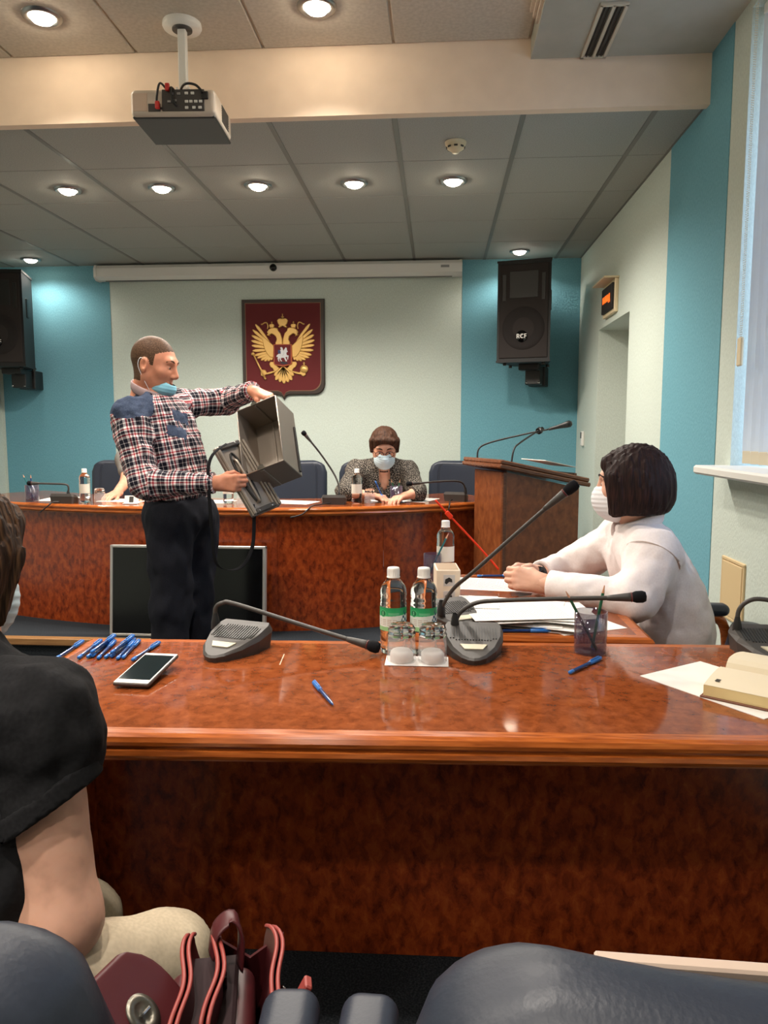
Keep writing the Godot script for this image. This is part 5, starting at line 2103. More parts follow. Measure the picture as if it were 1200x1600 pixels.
func eyes(parent: Node3D, xf: Transform3D, brow: Material, open := 0.5) -> void:
	for s: float in [-1.0, 1.0]:
		var st := new_st(true)
		var c := xf * Vector3(s * 0.032, 0.006 - 0.002 * (1.0 - open), 0.0765)
		var b := xf.basis.orthonormalized()
		var prof := []
		for i in 7:
			var g := PI / 2 * i / 6
			prof.append(Vector2(0.0115 * cos(g), 0.0115 * sin(g)))
		lathe(st, prof, 14, Transform3D((b * Basis(Vector3.RIGHT, PI / 2)).scaled_local(Vector3(1, 1, 0.45 + 0.3 * open)), c))
		var e := put(st, "eye", mat("eye_white", rgb8(222, 214, 206), 0.2), parent)
		st = new_st(true)
		lathe(st, [Vector2(0.0052, 0), Vector2(0.004, 0.001), Vector2(0, 0.0016)], 12, Transform3D(b * Basis(Vector3.RIGHT, PI / 2), c + b * Vector3(0, -0.002, 0.0106)))
		put(st, "iris", mat("iris_dark", rgb8(46, 34, 26), 0.15), e)
		st = new_st(true)
		var pts := []
		for q in [[0.014, 0.029, 0.0945], [0.028, 0.035, 0.0935], [0.042, 0.034, 0.086], [0.053, 0.027, 0.074]]:
			pts.append(xf * Vector3(s * q[0], q[1], q[2]))
		tube(st, smooth_path(pts, 3), [0.003, 0.0036, 0.0042, 0.0046, 0.0046, 0.0044, 0.004, 0.0036, 0.003, 0.002], 6)
		put(st, "eyebrow", brow, parent)


# side +1: thumb on local +x; curls: four fingers of three bends; thumb: four points
func hand(body: Bag, xf: Transform3D, side: float, curls: Array, thumb: Array, spread := 0.25) -> void:
	var f := Field.new(Vector3(-0.075, -0.115, -0.045), Vector3(0.075, 0.045, 0.205), 0.0036)
	var kx := [0.029, 0.0100, -0.0095, -0.028]
	var kz := [0.088, 0.092, 0.088, 0.079]
	var lens := [[0.043, 0.026, 0.019], [0.047, 0.030, 0.020], [0.043, 0.028, 0.020], [0.034, 0.021, 0.018]]
	f.limb(Vector3(0.008, 0, -0.04), Vector3(0.004, 0, 0.012), 0.0215, 0.0205, 0.02)
	f.limb(Vector3(-0.010, 0, -0.04), Vector3(-0.008, 0, 0.012), 0.0205, 0.0195, 0.02)
	for i in 4:
		f.limb(Vector3(side * kx[i] * 0.55, 0, 0.0), Vector3(side * kx[i], 0.002, kz[i]), 0.0165, 0.0118, 0.014)
		var p := Vector3(side * kx[i], 0.002, kz[i])
		var a := 0.0
		var rad := [0.0102, 0.0092, 0.0084, 0.0072] if i < 3 else [0.0090, 0.0080, 0.0073, 0.0063]
		for j in 3:
			a += curls[i][j]
			var q: Vector3 = p + Vector3(side * kx[i] * spread * cos(a), -sin(a), cos(a)).normalized() * float(lens[i][j])
			f.limb(p, q, rad[j], rad[j + 1], 0.0035 if j else 0.008)
			p = q
	for j in 3:
		var a: Vector3 = thumb[j]
		var b: Vector3 = thumb[j + 1]
		a.x *= side
		b.x *= side
		f.limb(a, b, [0.0165, 0.0112, 0.0098][j], [0.0125, 0.0100, 0.0078][j], 0.012 if j == 0 else 0.004)
	f.net([body], [], [], xf)


func curl(a: float, b: float, c: float) -> Array:
	return [[a, b, c], [a * 1.04, b * 1.05, c], [a * 1.08, b * 1.08, c], [a * 1.12, b * 1.1, c]]


func person(label: String, at: Vector3) -> Node3D:
	return thing("person", label, "person", at)


func wear(t: Node3D, bag: Bag, called: String, m: Material) -> MeshInstance3D:
	return put_mesh(bag.commit(), called, m, t, -t.position)


func cloth_noise(s: int, freq := 9.0) -> FastNoiseLite:
	return noise(s, freq, 2)


func people_materials() -> void:
	for q in [["skin", rgb8(214, 156, 128)], ["skin_ruddy", rgb8(206, 138, 108)], ["skin_pale", rgb8(216, 166, 142)]]:
		var c: Color = q[1]
		var m := mat(q[0], Color.WHITE, 0.5, 0.0, 0.4)
		m.albedo_texture = ramp_tex(noise(61, 0.03, 4), [[0.0, c.darkened(0.08)], [0.5, c], [1.0, c.lightened(0.06)]], 256)
		m.subsurf_scatter_enabled = true
		m.subsurf_scatter_strength = 0.06
		world_map(m, Vector3(3, 3, 3))
	# plaid cloth: one repeat is 86 mm
	var n := 96
	var im := Image.create(n, n, false, Image.FORMAT_RGB8)
	var band := []
	for i in n:
		var t := float(i) / n
		var k := 0
		if t < 0.40:
			k = 1
		if t > 0.185 and t < 0.215:
			k = 0
		if (t > 0.50 and t < 0.57) or (t > 0.80 and t < 0.87):
			k = 2
		if t > 0.63 and t < 0.73:
			k = 1
		band.append(k)
	var tone := [rgb8(222, 212, 208), rgb8(24, 24, 34), rgb8(150, 26, 38)]
	for y in n:
		for x in n:
			var a: int = band[x]
			var b: int = band[y]
			var c: Color = (tone[a] as Color).lerp(tone[b], 0.5)
			if a == 0 and b == 0:
				c = tone[0]
			elif a == b:
				c = tone[a]
			elif ((x + y) / 2) % 2 == 0:
				c = (tone[a] as Color).lerp(tone[b], 0.32)
			else:
				c = (tone[a] as Color).lerp(tone[b], 0.68)
			im.set_pixel(x, y, c)
	var p := mat("plaid_cloth", Color.WHITE, 0.85, 0.0, 0.25)
	p.albedo_texture = ImageTexture.create_from_image(im)
	p.uv1_scale = Vector3(1.0 / 0.086, 1.0 / 0.086, 1)
	for q in [["denim", rgb8(48, 58, 78), rgb8(76, 86, 106)], ["black_trousers", rgb8(26, 27, 33), rgb8(36, 37, 44)], ["beige_trousers", rgb8(196, 180, 154), rgb8(218, 202, 176)], ["white_blouse", rgb8(228, 216, 214), rgb8(240, 230, 228)], ["black_shirt", rgb8(26, 26, 28), rgb8(38, 38, 40)], ["grey_shirt", rgb8(120, 116, 112), rgb8(146, 142, 136)]]:
		var m := mat(q[0], Color.WHITE, 0.88, 0.0, 0.25)
		m.albedo_texture = ramp_tex(noise(71, 0.12, 3), [[0.0, q[1]], [1.0, q[2]]], 256)
		world_map(m, Vector3(4, 4, 4))
	var tw := mat("tweed", Color.WHITE, 0.9, 0.0, 0.25)
	tw.albedo_texture = ramp_tex(noise(72, 0.09, 3), [[0.0, rgb8(14, 13, 14)], [0.42, rgb8(28, 26, 26)], [0.53, rgb8(84, 78, 72)], [0.66, rgb8(138, 130, 120)], [1.0, rgb8(170, 160, 148)]], 512)
	world_map(tw, Vector3(2.2, 2.2, 2.2))
	for q in [["hair_buzz", rgb8(66, 46, 32), rgb8(100, 74, 54), Vector3(16, 16, 16)], ["hair_dark", rgb8(24, 13, 12), rgb8(52, 30, 26), Vector3(22, 1.6, 22)], ["hair_auburn", rgb8(44, 27, 19), rgb8(88, 58, 40), Vector3(20, 2, 20)], ["hair_brown", rgb8(34, 21, 14), rgb8(92, 64, 42), Vector3(18, 1.5, 18)]]:
		var m := mat(q[0], Color.WHITE, 0.62, 0.0, 0.3)
		m.albedo_texture = ramp_tex(noise(73, 0.03, 4), [[0.25, q[1]], [0.8, q[2]]], 256)
		world_map(m, q[3])
		m.normal_enabled = true
		m.normal_texture = ramp_tex(noise(74, 0.03, 3), [], 256, true, 5.0)
		m.normal_scale = 0.3
	mat("mask_blue", rgb8(132, 188, 206), 0.8, 0.0, 0.25)
	mat("mask_white", rgb8(226, 226, 230), 0.8, 0.0, 0.25)
	mat("mask_pale", rgb8(196, 216, 224), 0.8, 0.0, 0.25)


# a pleated mask over nose and mouth in head axes
func mask(t: Node3D, xf: Transform3D, m: Material, chin := false) -> void:
	var b := Bag.new()
	var f := Field.new(Vector3(-0.09, -0.15, -0.02), Vector3(0.09, 0.03, 0.14), 0.004)
	var zones := []
	if chin:
		f.egg(Vector3(0, -0.092, 0.050), Vector3(0.057, 0.037, 0.058), 0.02)
		f.egg(Vector3(0, -0.082, 0.085), Vector3(0.034, 0.026, 0.026), 0.03)
		zones = [[-1, Plane(Vector3(0, 0, -1), -0.018)], [-1, Plane(Vector3(0, 1, 0.25), -0.040)]]
	else:
		f.egg(Vector3(0, -0.062, 0.046), Vector3(0.069, 0.066, 0.062), 0.02)
		f.egg(Vector3(0, -0.045, 0.085), Vector3(0.034, 0.048, 0.040), 0.04)
		zones = [[-1, Plane(Vector3(0, 0, -1), -0.022)], [-1, Plane(Vector3(0, 1, 0), -0.004)]]
	var i := 0
	for z in f.nz:
		for y in f.ny:
			var py: float = f.lo.y + y * f.cell
			for x in f.nx:
				f.d[i] -= 0.0007 * sin(py * 420.0)
				i += 1
	f.net([b], zones, [], xf)
	var o := wear(t, b, "face_mask", m)
	var st := new_st(true)
	for s: float in [-1.0, 1.0]:
		var ear := Vector3(s * 0.084, 0.022, -0.022)
		var y0 := -0.012 if not chin else -0.058
		var y1 := -0.10 if not chin else -0.112
		var pts := [xf * Vector3(s * 0.062, y0, 0.03), xf * ear, xf * Vector3(s * 0.082, -0.018, -0.034), xf * Vector3(s * 0.06, y1, 0.028)]
		tube(st, smooth_path(pts, 5), 0.0016, 5)
	st.generate_normals()
	put_mesh(st.commit(), "ear_loop", mats.mask_white, o)


func build_people() -> void:
	people_materials()
	build_man()
	build_far_woman()
	build_hidden_person()
	build_white_woman()
	build_left_woman()


func build_man() -> void:
	var t := person("man in a plaid shirt with denim shoulders holding up the open metal box", Vector3(-1.21, 0, -3.42))
	var fwd := Vector3(0.927, 0, 0.375)
	var bt := look(fwd)
	var ns := Vector3(-1.368, 1.362, -3.245)
	var ne := Vector3(-1.275, 1.068, -3.165)
	var nw := Vector3(-0.960, 1.078, -3.135)
	var fs := Vector3(-1.262, 1.425, -3.58)
	var fe := Vector3(-1.075, 1.450, -3.76)
	var fw := Vector3(-0.880, 1.488, -3.535)
	# body
	var body := Bag.new()
	var f := Field.new(Vector3(-1.56, 0.0, -3.88), Vector3(-0.82, 1.56, -3.06), 0.016)
	f.egg(Vector3(-1.285, 1.29, -3.42), Vector3(0.160, 0.18, 0.100), 0.05, bt)
	f.egg(Vector3(-1.225, 1.06, -3.42), Vector3(0.140, 0.19, 0.115), 0.08, bt)
	f.limb(ns, fs, 0.055, 0.055, 0.05)
	f.limb(Vector3(-1.325, 1.42, -3.42), Vector3(-1.305, 1.53, -3.418), 0.060, 0.054, 0.04)
	for q in [[ns, ne, 0.055, 0.044], [ne, nw, 0.043, 0.028], [fs, fe, 0.052, 0.044], [fe, fw, 0.042, 0.028]]:
		f.limb(q[0], q[1], q[2], q[3], 0.03)
	for s in 2:
		var z := -3.335 if s == 0 else -3.505
		var x := -1.225 if s == 0 else -1.165
		f.limb(Vector3(x, 0.90, z), Vector3(x - 0.01, 0.49, z), 0.082, 0.058, 0.04)
		f.limb(Vector3(x - 0.01, 0.49, z), Vector3(x - 0.02, 0.08, z), 0.056, 0.040, 0.03)
		f.limb(Vector3(x - 0.02, 0.045, z), Vector3(x + 0.14, 0.035, z + 0.05), 0.038, 0.03, 0.03)
	f.net([body], [], [])
	var hx := Transform3D(look(Vector3(0.97, -0.22, 0.05)).scaled(Vector3.ONE * 1.04), Vector3(-1.308, 1.598, -3.418))
	var hair := Bag.new()
	head(body, hx, hair, [[1, Plane(Vector3(0, 0.878, -0.479), 0.0315)], [1, Plane(Vector3(0, 0, -1), -0.026), Plane(Vector3(0, 1, 0.0), 0.002)], [1, Plane(Vector3(0, 0, -1), 0.022), Plane(Vector3(0, 1, 0), -0.075)], [0, Vector3(0.083, -0.006, -0.010), Vector3(0.014, 0.036, 0.024), Basis()], [0, Vector3(-0.083, -0.006, -0.010), Vector3(0.014, 0.036, 0.024), Basis()]], 0.004, 1.06)
	# near hand grips the lid, far hand the box rim from above
	var nd := (Vector3(0.055, -0.003, 0.012)).normalized()
	hand(body, Transform3D(Basis(Vector3.UP, Vector3.BACK, Vector3.RIGHT), nw + nd * 0.012), 1.0, curl(0.75, 1.25, 0.8), [Vector3(0.014, -0.008, 0.018), Vector3(0.038, -0.020, 0.048), Vector3(0.044, -0.040, 0.070), Vector3(0.034, -0.058, 0.088)], 0.12)
	var fz := Vector3(0.80, -0.30, 0.30).normalized()
	var fy := (Vector3(0.25, 1, 0.35) - fz * fz.dot(Vector3(0.25, 1, 0.35))).normalized()
	hand(body, Transform3D(Basis(fy.cross(fz), fy, fz), fw + Vector3(0.008, -0.002, 0.006)), -1.0, curl(0.55, 0.85, 0.5), [Vector3(0.014, -0.008, 0.018), Vector3(0.036, -0.022, 0.050), Vector3(0.036, -0.046, 0.075), Vector3(0.030, -0.066, 0.095)], 0.1)
	wear(t, body, "body", mats.skin_ruddy)
	wear(t, hair, "hair", mats.hair_buzz)
	eyes(t, Transform3D(hx.basis, hx.origin - t.position), mats.hair_buzz, 0.2)
	mask(t, hx, mats.mask_blue, true)
	# shirt
	var shirt := Bag.new()
	var denim := Bag.new()
	f = Field.new(Vector3(-1.56, 0.94, -3.88), Vector3(-0.84, 1.56, -3.05), 0.0095)
	f.egg(Vector3(-1.280, 1.28, -3.42), Vector3(0.186, 0.185, 0.128), 0.06, bt)
	f.egg(Vector3(-1.222, 1.08, -3.42), Vector3(0.168, 0.21, 0.150), 0.10, bt)
	f.limb(ns + Vector3(0.02, 0.012, -0.03), fs - Vector3(0, 0.01, 0), 0.074, 0.070, 0.06)
	f.limb(Vector3(-1.350, 1.385, -3.42), Vector3(-1.335, 1.458, -3.42), 0.082, 0.062, 0.05)
	f.limb(Vector3(-1.385, 1.395, -3.42), Vector3(-1.380, 1.468, -3.42), 0.060, 0.036, 0.04)
	f.limb(ns, ne, 0.080, 0.064, 0.03)
	f.limb(ne, nw, 0.063, 0.043, 0.025)
	f.limb(fs, fe, 0.074, 0.064, 0.03)
	f.limb(fe, fw, 0.062, 0.043, 0.025)
	f.fold(cloth_noise(4, 11.0), 0.013, Vector3(1, 0.7, 1))
	f.fold(cloth_noise(5, 26.0), 0.005)
	f.trim(Vector3(-1.22, 0.965, -3.42), Vector3.DOWN, 0.30)
	f.trim(nw, (nw - ne).normalized(), 0.09)
	f.trim(fw, (fw - fe).normalized(), 0.09)
	var nk := Vector3(-1.318, 1.478, -3.418)
	f.egg(nk + Vector3(0.020, 0.022, 0.012), Vector3(0.066, 0.080, 0.064), 0.01, Basis(), true)
	var zones := [[1, Vector3(-1.365, 1.415, -3.29), Vector3(0.112, 0.085, 0.17), Basis(Vector3.BACK, -0.55)], [1, Vector3(-1.155, 1.295, -3.305), Vector3(0.048, 0.024, 0.06), look(Vector3(0.75, 0, 0.65)) * Basis(Vector3.BACK, -0.25), true], [1, Vector3(-1.135, 1.362, -3.36), Vector3(0.045, 0.026, 0.06), look(fwd) * Basis(Vector3.BACK, -0.25), true]]
	f.net([shirt, denim], zones, [bone(Vector3(-1.21, 0.95, -3.42), Vector3(-1.31, 1.45, -3.42), 0.16), bone(ns + (ne - ns) * 0.12, ne, 0.075), bone(ne, nw, 0.058), bone(fs + (fe - fs) * 0.2, fe, 0.07), bone(fe, fw, 0.058)])
	var sh := wear(t, shirt, "plaid_shirt", mats.plaid_cloth)
	wear(t, denim, "denim_patches", mats.denim)
	# collar, cuffs and placket
	var st := new_st(true)
	var ring := []
	for i in 21:
		var a := TAU * (i / 20.0) * 0.90 + 0.32
		ring.append(nk + Vector3(-0.014, 0.008, 0) + bt * Vector3(sin(a) * 0.078, -0.036 * cos(a) - 0.004, cos(a) * 0.082))
	tube(st, ring, 0.021, 8, 0.3, Vector3.UP)
	st.generate_normals()
	put_mesh(st.commit(), "collar", mat("collar_check", rgb8(150, 128, 128), 0.85), sh)
	for q in [[ne, nw], [fe, fw]]:
		var cuff := Bag.new()
		var c: Vector3 = q[1]
		var g := Field.new(c - Vector3.ONE * 0.09, c + Vector3.ONE * 0.09, 0.008)
		var dd: Vector3 = (q[1] - q[0]).normalized()
		g.limb(c - dd * 0.045, c + dd * 0.03, 0.048, 0.046, 0.01)
		g.trim(c + dd * 0.008, dd, 0.09)
		g.trim(c - dd * 0.052, -dd, 0.09)
		g.net([cuff], [], [bone(q[0], q[1], 0.047)])
		put_mesh(cuff.commit(), "cuff", mats.plaid_cloth, sh)
	# trousers and shoes
	var tr := Bag.new()
	f = Field.new(Vector3(-1.48, 0.02, -3.66), Vector3(-0.98, 1.04, -3.18), 0.012)
	f.egg(Vector3(-1.215, 0.92, -3.42), Vector3(0.158, 0.13, 0.140), 0.05, bt)
	f.limb(Vector3(-1.222, 1.00, -3.42), Vector3(-1.215, 0.93, -3.42), 0.12, 0.13, 0.05)
	for s in 2:
		var z := -3.335 if s == 0 else -3.505
		var x := -1.225 if s == 0 else -1.165
		f.limb(Vector3(x, 0.88, z), Vector3(x - 0.01, 0.49, z), 0.112, 0.088, 0.05)
		f.limb(Vector3(x - 0.01, 0.49, z), Vector3(x - 0.02, 0.06, z), 0.088, 0.075, 0.03)
	f.fold(cloth_noise(6, 8.0), 0.016, Vector3(1, 0.6, 1))
	f.trim(Vector3(-1.2, 0.04, -3.42), Vector3.DOWN, 0.3)
	f.net([tr], [], [])
	wear(t, tr, "trousers", mats.black_trousers)
	for s in 2:
		var shoe := Bag.new()
		var z := -3.335 if s == 0 else -3.505
		var x := -1.245 if s == 0 else -1.185
		f = Field.new(Vector3(-1.36, -0.02, z - 0.1), Vector3(-0.92, 0.14, z + 0.13), 0.01)
		f.limb(Vector3(x - 0.02, 0.05, z - 0.01), Vector3(x + 0.16, 0.042, z + 0.055), 0.05, 0.04, 0.02)
		f.trim(Vector3(-1.15, 0.003, -3.42), Vector3.DOWN, 0.4)
		f.net([shoe], [], [])
		wear(t, shoe, "shoe", mats.black_plastic)
	build_metal_box()


func build_metal_box() -> void:
	var o := Vector3(-0.910, 1.386, -3.36)
	var e3 := Vector3(0.075, -0.108, -0.19).normalized()
	var e2 := Vector3(0.077, -0.284, 0.172)
	e2 = (e2 - e3 * e3.dot(e2)).normalized()
	var e1 := e2.cross(e3)
	if e1.x < 0:
		e1 = -e1
	var w := 0.200
	var h := 0.345
	var dp := 0.165
	var t := thing("metal_box", "open shiny metal ballot box held aloft by the man's far hand", "box", o)
	t.basis = Basis(e1, -e2, e1.cross(-e2))
	# local x across the opening, y up along its long side (down is -y), z out of the opening
	var wall := mats.steel as Material
	var th := 0.003
	for q in [["left_wall", Vector3(0, -h / 2, -dp / 2), Vector3(th, h, dp)], ["right_wall", Vector3(w, -h / 2, -dp / 2), Vector3(th, h, dp)], ["top_wall", Vector3(w / 2, 0, -dp / 2), Vector3(w, th, dp)], ["bottom_wall", Vector3(w / 2, -h, -dp / 2), Vector3(w, th, dp)], ["back_wall", Vector3(w / 2, -h / 2, -dp), Vector3(w, h, th)]]:
		var s0 := new_st()
		bx(s0, q[1], q[2], 0.0012)
		put(s0, q[0], wall, t)
	var st := new_st(true)
	var rim := [Vector3(0, 0, 0), Vector3(w, 0, 0), Vector3(w, -h, 0), Vector3(0, -h, 0)]
	for i in 4:
		rod(st, rim[i], rim[(i + 1) % 4], 0.003, 0.003, 8)
	put(st, "rolled_rim", mats.steel, t)
	for q in [["rib", Vector3(w * 0.45, -0.004, -dp / 2), Vector3(0.012, 0.006, dp - 0.01)], ["rib", Vector3(w * 0.45, -h / 2, -dp + 0.004), Vector3(0.012, h - 0.02, 0.006)], ["rib", Vector3(w * 0.45, -h - 0.004, -dp / 2), Vector3(0.02, 0.006, dp - 0.01)]]:
		st = new_st()
		bx(st, q[1], q[2], 0.002)
		put(st, q[0], mats.steel, t)
	for y: float in [-0.004, -h + 0.004]:
		st = new_st()
		extrude(st, PackedVector2Array([Vector2(-0.018, 0), Vector2(0.018, 0), Vector2(0.010, 0.016), Vector2(-0.010, 0.016)]), 0.003, Transform3D(Basis(), Vector3(w * 0.45, y - 0.002, 0.002)))
		put(st, "latch_tab", mats.chrome, t)
	st = new_st()
	bx(st, Vector3(w + 0.006, -h * 0.62, -dp * 0.86), Vector3(0.008, h * 0.7, 0.012), 0.002)
	put(st, "edge_strip", mats.black_plastic, t)
	# the lid
	o = Vector3(-0.966, 1.225, -3.185)
	e2 = Vector3(0.232, -0.252, 0.06).normalized()
	e2 = Vector3(0.172, -0.272, 0.05).normalized()
	e1 = Vector3(0.069, 0.075, -0.12)
	e1 = (e1 - e2 * e2.dot(e1)).normalized()
	t = thing("box_lid", "long grey metal lid with a recessed handle in the man's near hand", "lid", o)
	t.basis = Basis(e1, -e2, e1.cross(-e2))
	w = 0.155
	h = 0.345
	st = new_st()
	bx(st, Vector3(w / 2, -h / 2, -0.012), Vector3(w, h, 0.024), 0.004)
	put(st, "lid_plate", mats.steel, t)
	for q in [[0.012, 0.016], [0.118, 0.010], [0.134, 0.010], [0.150, 0.012]]:
		st = new_st()
		bx(st, Vector3(q[0], -h / 2, 0.004), Vector3(q[1], h - 0.006, 0.016), 0.004)
		put(st, "stiffening_ridge", mats.steel, t)
	st = new_st(true)
	var loop := []
	for i in 25:
		var a := TAU * i / 24
		loop.append(Vector3(0.060 + 0.020 * cos(a), -h * 0.50 + 0.105 * sin(a) + (0.02 if sin(a) > 0 else -0.02), 0.003))
	tube(st, loop, 0.005, 6)
	put(st, "handle_recess", mats.black_plastic, t)
	st = new_st(true)
	tube(st, smooth_path([Vector3(0.055, -0.085, 0.0), Vector3(0.055, -0.095, 0.018), Vector3(0.055, -0.19, 0.022), Vector3(0.055, -0.285, 0.018), Vector3(0.055, -0.295, 0.0)], 5), 0.007, 8)
	put(st, "grip", mats.steel, t)
	for y: float in [-0.012, -h + 0.012]:
		st = new_st()
		bx(st, Vector3(w * 0.45, y, 0.006), Vector3(w * 0.7, 0.022, 0.022), 0.004)
		var c := put(st, "end_block", mats.dark_plastic, t)
		for x: float in [0.03, 0.10]:
			st = new_st(true)
			lathe(st, [Vector2(0.006, 0), Vector2(0.005, 0.003), Vector2(0, 0.004)], 10, Transform3D(facing(Vector3.BACK), Vector3(x, y, 0.017)))
			put(st, "rivet", mats.chrome, c)
	# strap
	t = thing("carrying_strap", "black strap looping down from the metal lid in front of the trousers", "strap", Vector3(-0.93, 1.24, -3.15))
	st = new_st(true)
	var pts := []
	for p in [Vector3(-0.905, 1.245, -3.165), Vector3(-0.955, 1.20, -3.13), Vector3(-0.972, 1.13, -3.11), Vector3(-0.962, 1.00, -3.09), Vector3(-0.958, 0.86, -3.10), Vector3(-0.95, 0.735, -3.12), Vector3(-0.90, 0.700, -3.14), Vector3(-0.84, 0.72, -3.15), Vector3(-0.80, 0.80, -3.16), Vector3(-0.79, 0.93, -3.16), Vector3(-0.795, 0.985, -3.16)]:
		pts.append(p - t.position)
	tube(st, smooth_path(pts, 5), 0.0125, 8, 0.14, Vector3(0.8, 0, 0.6))
	put(st, "webbing", mats.black_cloth, t)


func build_far_woman() -> void:
	var t := person("woman in glasses and a face mask writing at the curved desk", Vector3(-0.40, DAIS, -5.1))
	var body := Bag.new()
	var hx := Transform3D(look(Vector3(0.10, -0.42, 1.0)), Vector3(-0.35, 1.188, -4.875))
	var ls := Vector3(-0.545, 1.035, -5.02)
	var rs := Vector3(-0.205, 1.03, -5.0)
	var le := Vector3(-0.595, 0.905, -4.80)
	var re := Vector3(-0.130, 0.905, -4.78)
	var lw := Vector3(-0.440, 0.895, -4.715)
	var rw := Vector3(-0.190, 0.893, -4.735)
	for pass_ in 2:
		var g := 0.0 if pass_ == 0 else 0.018
		var bag := body if pass_ == 0 else Bag.new()
		var f := Field.new(Vector3(-0.74, 0.45, -5.4), Vector3(0.02, 1.2, -4.6), 0.016 if pass_ == 0 else 0.0105)
		f.egg(Vector3(-0.375, 0.95, -5.05), Vector3(0.145 + g, 0.17, 0.105 + g), 0.05, look(Vector3(0, -0.25, 1)))
		f.egg(Vector3(-0.385, 0.72, -5.14), Vector3(0.150 + g, 0.20, 0.12 + g), 0.08)
		f.limb(ls, rs, 0.052 + g, 0.052 + g, 0.06)
		f.limb(ls, le, 0.050 + g, 0.042 + g, 0.03)
		f.limb(rs, re, 0.050 + g, 0.042 + g, 0.03)
		var cut := 1.0 if pass_ == 0 else 0.55
		f.limb(le, le.lerp(lw, cut), 0.040 + g, 0.027 + g, 0.03)
		f.limb(re, re.lerp(rw, cut), 0.040 + g, 0.027 + g, 0.03)
		if pass_ == 0:
			f.limb(Vector3(-0.365, 1.04, -5.0), Vector3(-0.352, 1.14, -4.91), 0.056, 0.052, 0.04)
			f.net([bag], [], [])
		else:
			f.limb(Vector3(-0.37, 1.03, -5.02), Vector3(-0.36, 1.075, -4.985), 0.085, 0.072, 0.05)
			f.fold(cloth_noise(14, 12.0), 0.010)
			f.trim(le.lerp(lw, cut), (lw - le).normalized(), 0.08)
			f.trim(re.lerp(rw, cut), (rw - re).normalized(), 0.08)
			var z := [[-1, Vector3(-0.352, 1.02, -4.90), Vector3(0.036, 0.13, 0.075), Basis()], [-1, Vector3(-0.352, 1.12, -4.93), Vector3(0.075, 0.055, 0.09), Basis()]]
			f.net([bag], z, [])
			wear(t, bag, "tweed_jacket", mats.tweed)
	# legs under the desk
	var f2 := Field.new(Vector3(-0.62, DAIS - 0.02, -5.35), Vector3(-0.14, 0.75, -4.62), 0.018)
	f2.egg(Vector3(-0.385, 0.60, -5.18), Vector3(0.165, 0.10, 0.15), 0.05)
	for s: float in [-1.0, 1.0]:
		f2.limb(Vector3(-0.385 + s * 0.09, 0.58, -5.15), Vector3(-0.385 + s * 0.10, 0.57, -4.76), 0.08, 0.062, 0.03)
		f2.limb(Vector3(-0.385 + s * 0.10, 0.57, -4.76), Vector3(-0.385 + s * 0.10, 0.17, -4.80), 0.058, 0.045, 0.03)
		f2.limb(Vector3(-0.385 + s * 0.10, 0.14, -4.81), Vector3(-0.385 + s * 0.10, 0.135, -4.68), 0.038, 0.032, 0.03)
	var tr := Bag.new()
	f2.net([tr], [], [])
	wear(t, tr, "trousers", mats.black_trousers)
	var hair := Bag.new()
	head(body, hx, hair, [], 0.0055, 0.96)
	var th := [Vector3(0.014, -0.008, 0.018), Vector3(0.034, -0.020, 0.046), Vector3(0.034, -0.036, 0.070), Vector3(0.024, -0.046, 0.090)]
	var d1 := Vector3(0.85, -0.12, 0.35).normalized()
	hand(body, Transform3D(look(d1), lw + d1 * 0.01), 1.0, curl(0.5, 0.7, 0.4), th)
	var d2 := Vector3(-0.55, -0.10, 0.75).normalized()
	hand(body, Transform3D(look(d2), rw + d2 * 0.01), -1.0, curl(0.35, 0.4, 0.3), th)
	wear(t, body, "body", mats.skin)
	mask(t, hx, mats.mask_pale)
	# short hair with a fringe
	var h := Field.new(Vector3(-0.12, -0.12, -0.15), Vector3(0.12, 0.17, 0.13), 0.0055)
	h.egg(Vector3(0, 0.044, -0.018), Vector3(0.091, 0.094, 0.108), 0.02)
	h.egg(Vector3(0, 0.0, -0.060), Vector3(0.084, 0.085, 0.066), 0.04)
	for s: float in [-1.0, 1.0]:
		h.limb(Vector3(s * 0.078, 0.06, 0.02), Vector3(s * 0.083, -0.015, 0.015), 0.022, 0.012, 0.02)
	h.limb(Vector3(-0.05, 0.084, 0.072), Vector3(0.055, 0.080, 0.070), 0.020, 0.020, 0.02)
	h.fold(noise(15, 30.0, 2), 0.004, Vector3(1.6, 0.2, 1.6))
	h.egg(Vector3(0, -0.032, 0.075), Vector3(0.074, 0.098, 0.080), 0.006, Basis(), true)
	h.net([hair], [], [], hx)
	wear(t, hair, "hair", mats.hair_auburn)
	eyes(t, Transform3D(hx.basis, hx.origin - t.position), mats.hair_auburn, 0.3)
	# glasses
	var st := new_st(true)
	for s: float in [-1.0, 1.0]:
		var ring := []
		for i in 17:
			var a := TAU * i / 16
			ring.append(hx * Vector3(s * 0.033 + 0.026 * cos(a), 0.002 + 0.019 * sin(a), 0.106 - 0.10 * absf(s * 0.033 + 0.026 * cos(a)) * 0.4) - t.position)
		tube(st, ring, 0.0022, 6)
		tube(st, [hx * Vector3(s * 0.058, 0.008, 0.102) - t.position, hx * Vector3(s * 0.080, 0.010, 0.05) - t.position, hx * Vector3(s * 0.084, 0.008, -0.015) - t.position], 0.002, 6)
	tube(st, [hx * Vector3(-0.008, 0.006, 0.108) - t.position, hx * Vector3(0.008, 0.006, 0.108) - t.position], 0.002, 6)
	put(st, "glasses", mat("glasses_frame", rgb8(60, 22, 20), 0.25), t)
	# necklace
	st = new_st()
	for k in 9:
		for q in 2:
			bx(st, Vector3(-0.376 + 0.006 * k, 1.052 - 0.016 * q - 0.003 * sin(PI * k / 8), -4.895 + 0.018 * q) - t.position, Vector3(0.0045, 0.011, 0.006), 0.001)
	put(st, "necklace", mats.black_gloss, t)
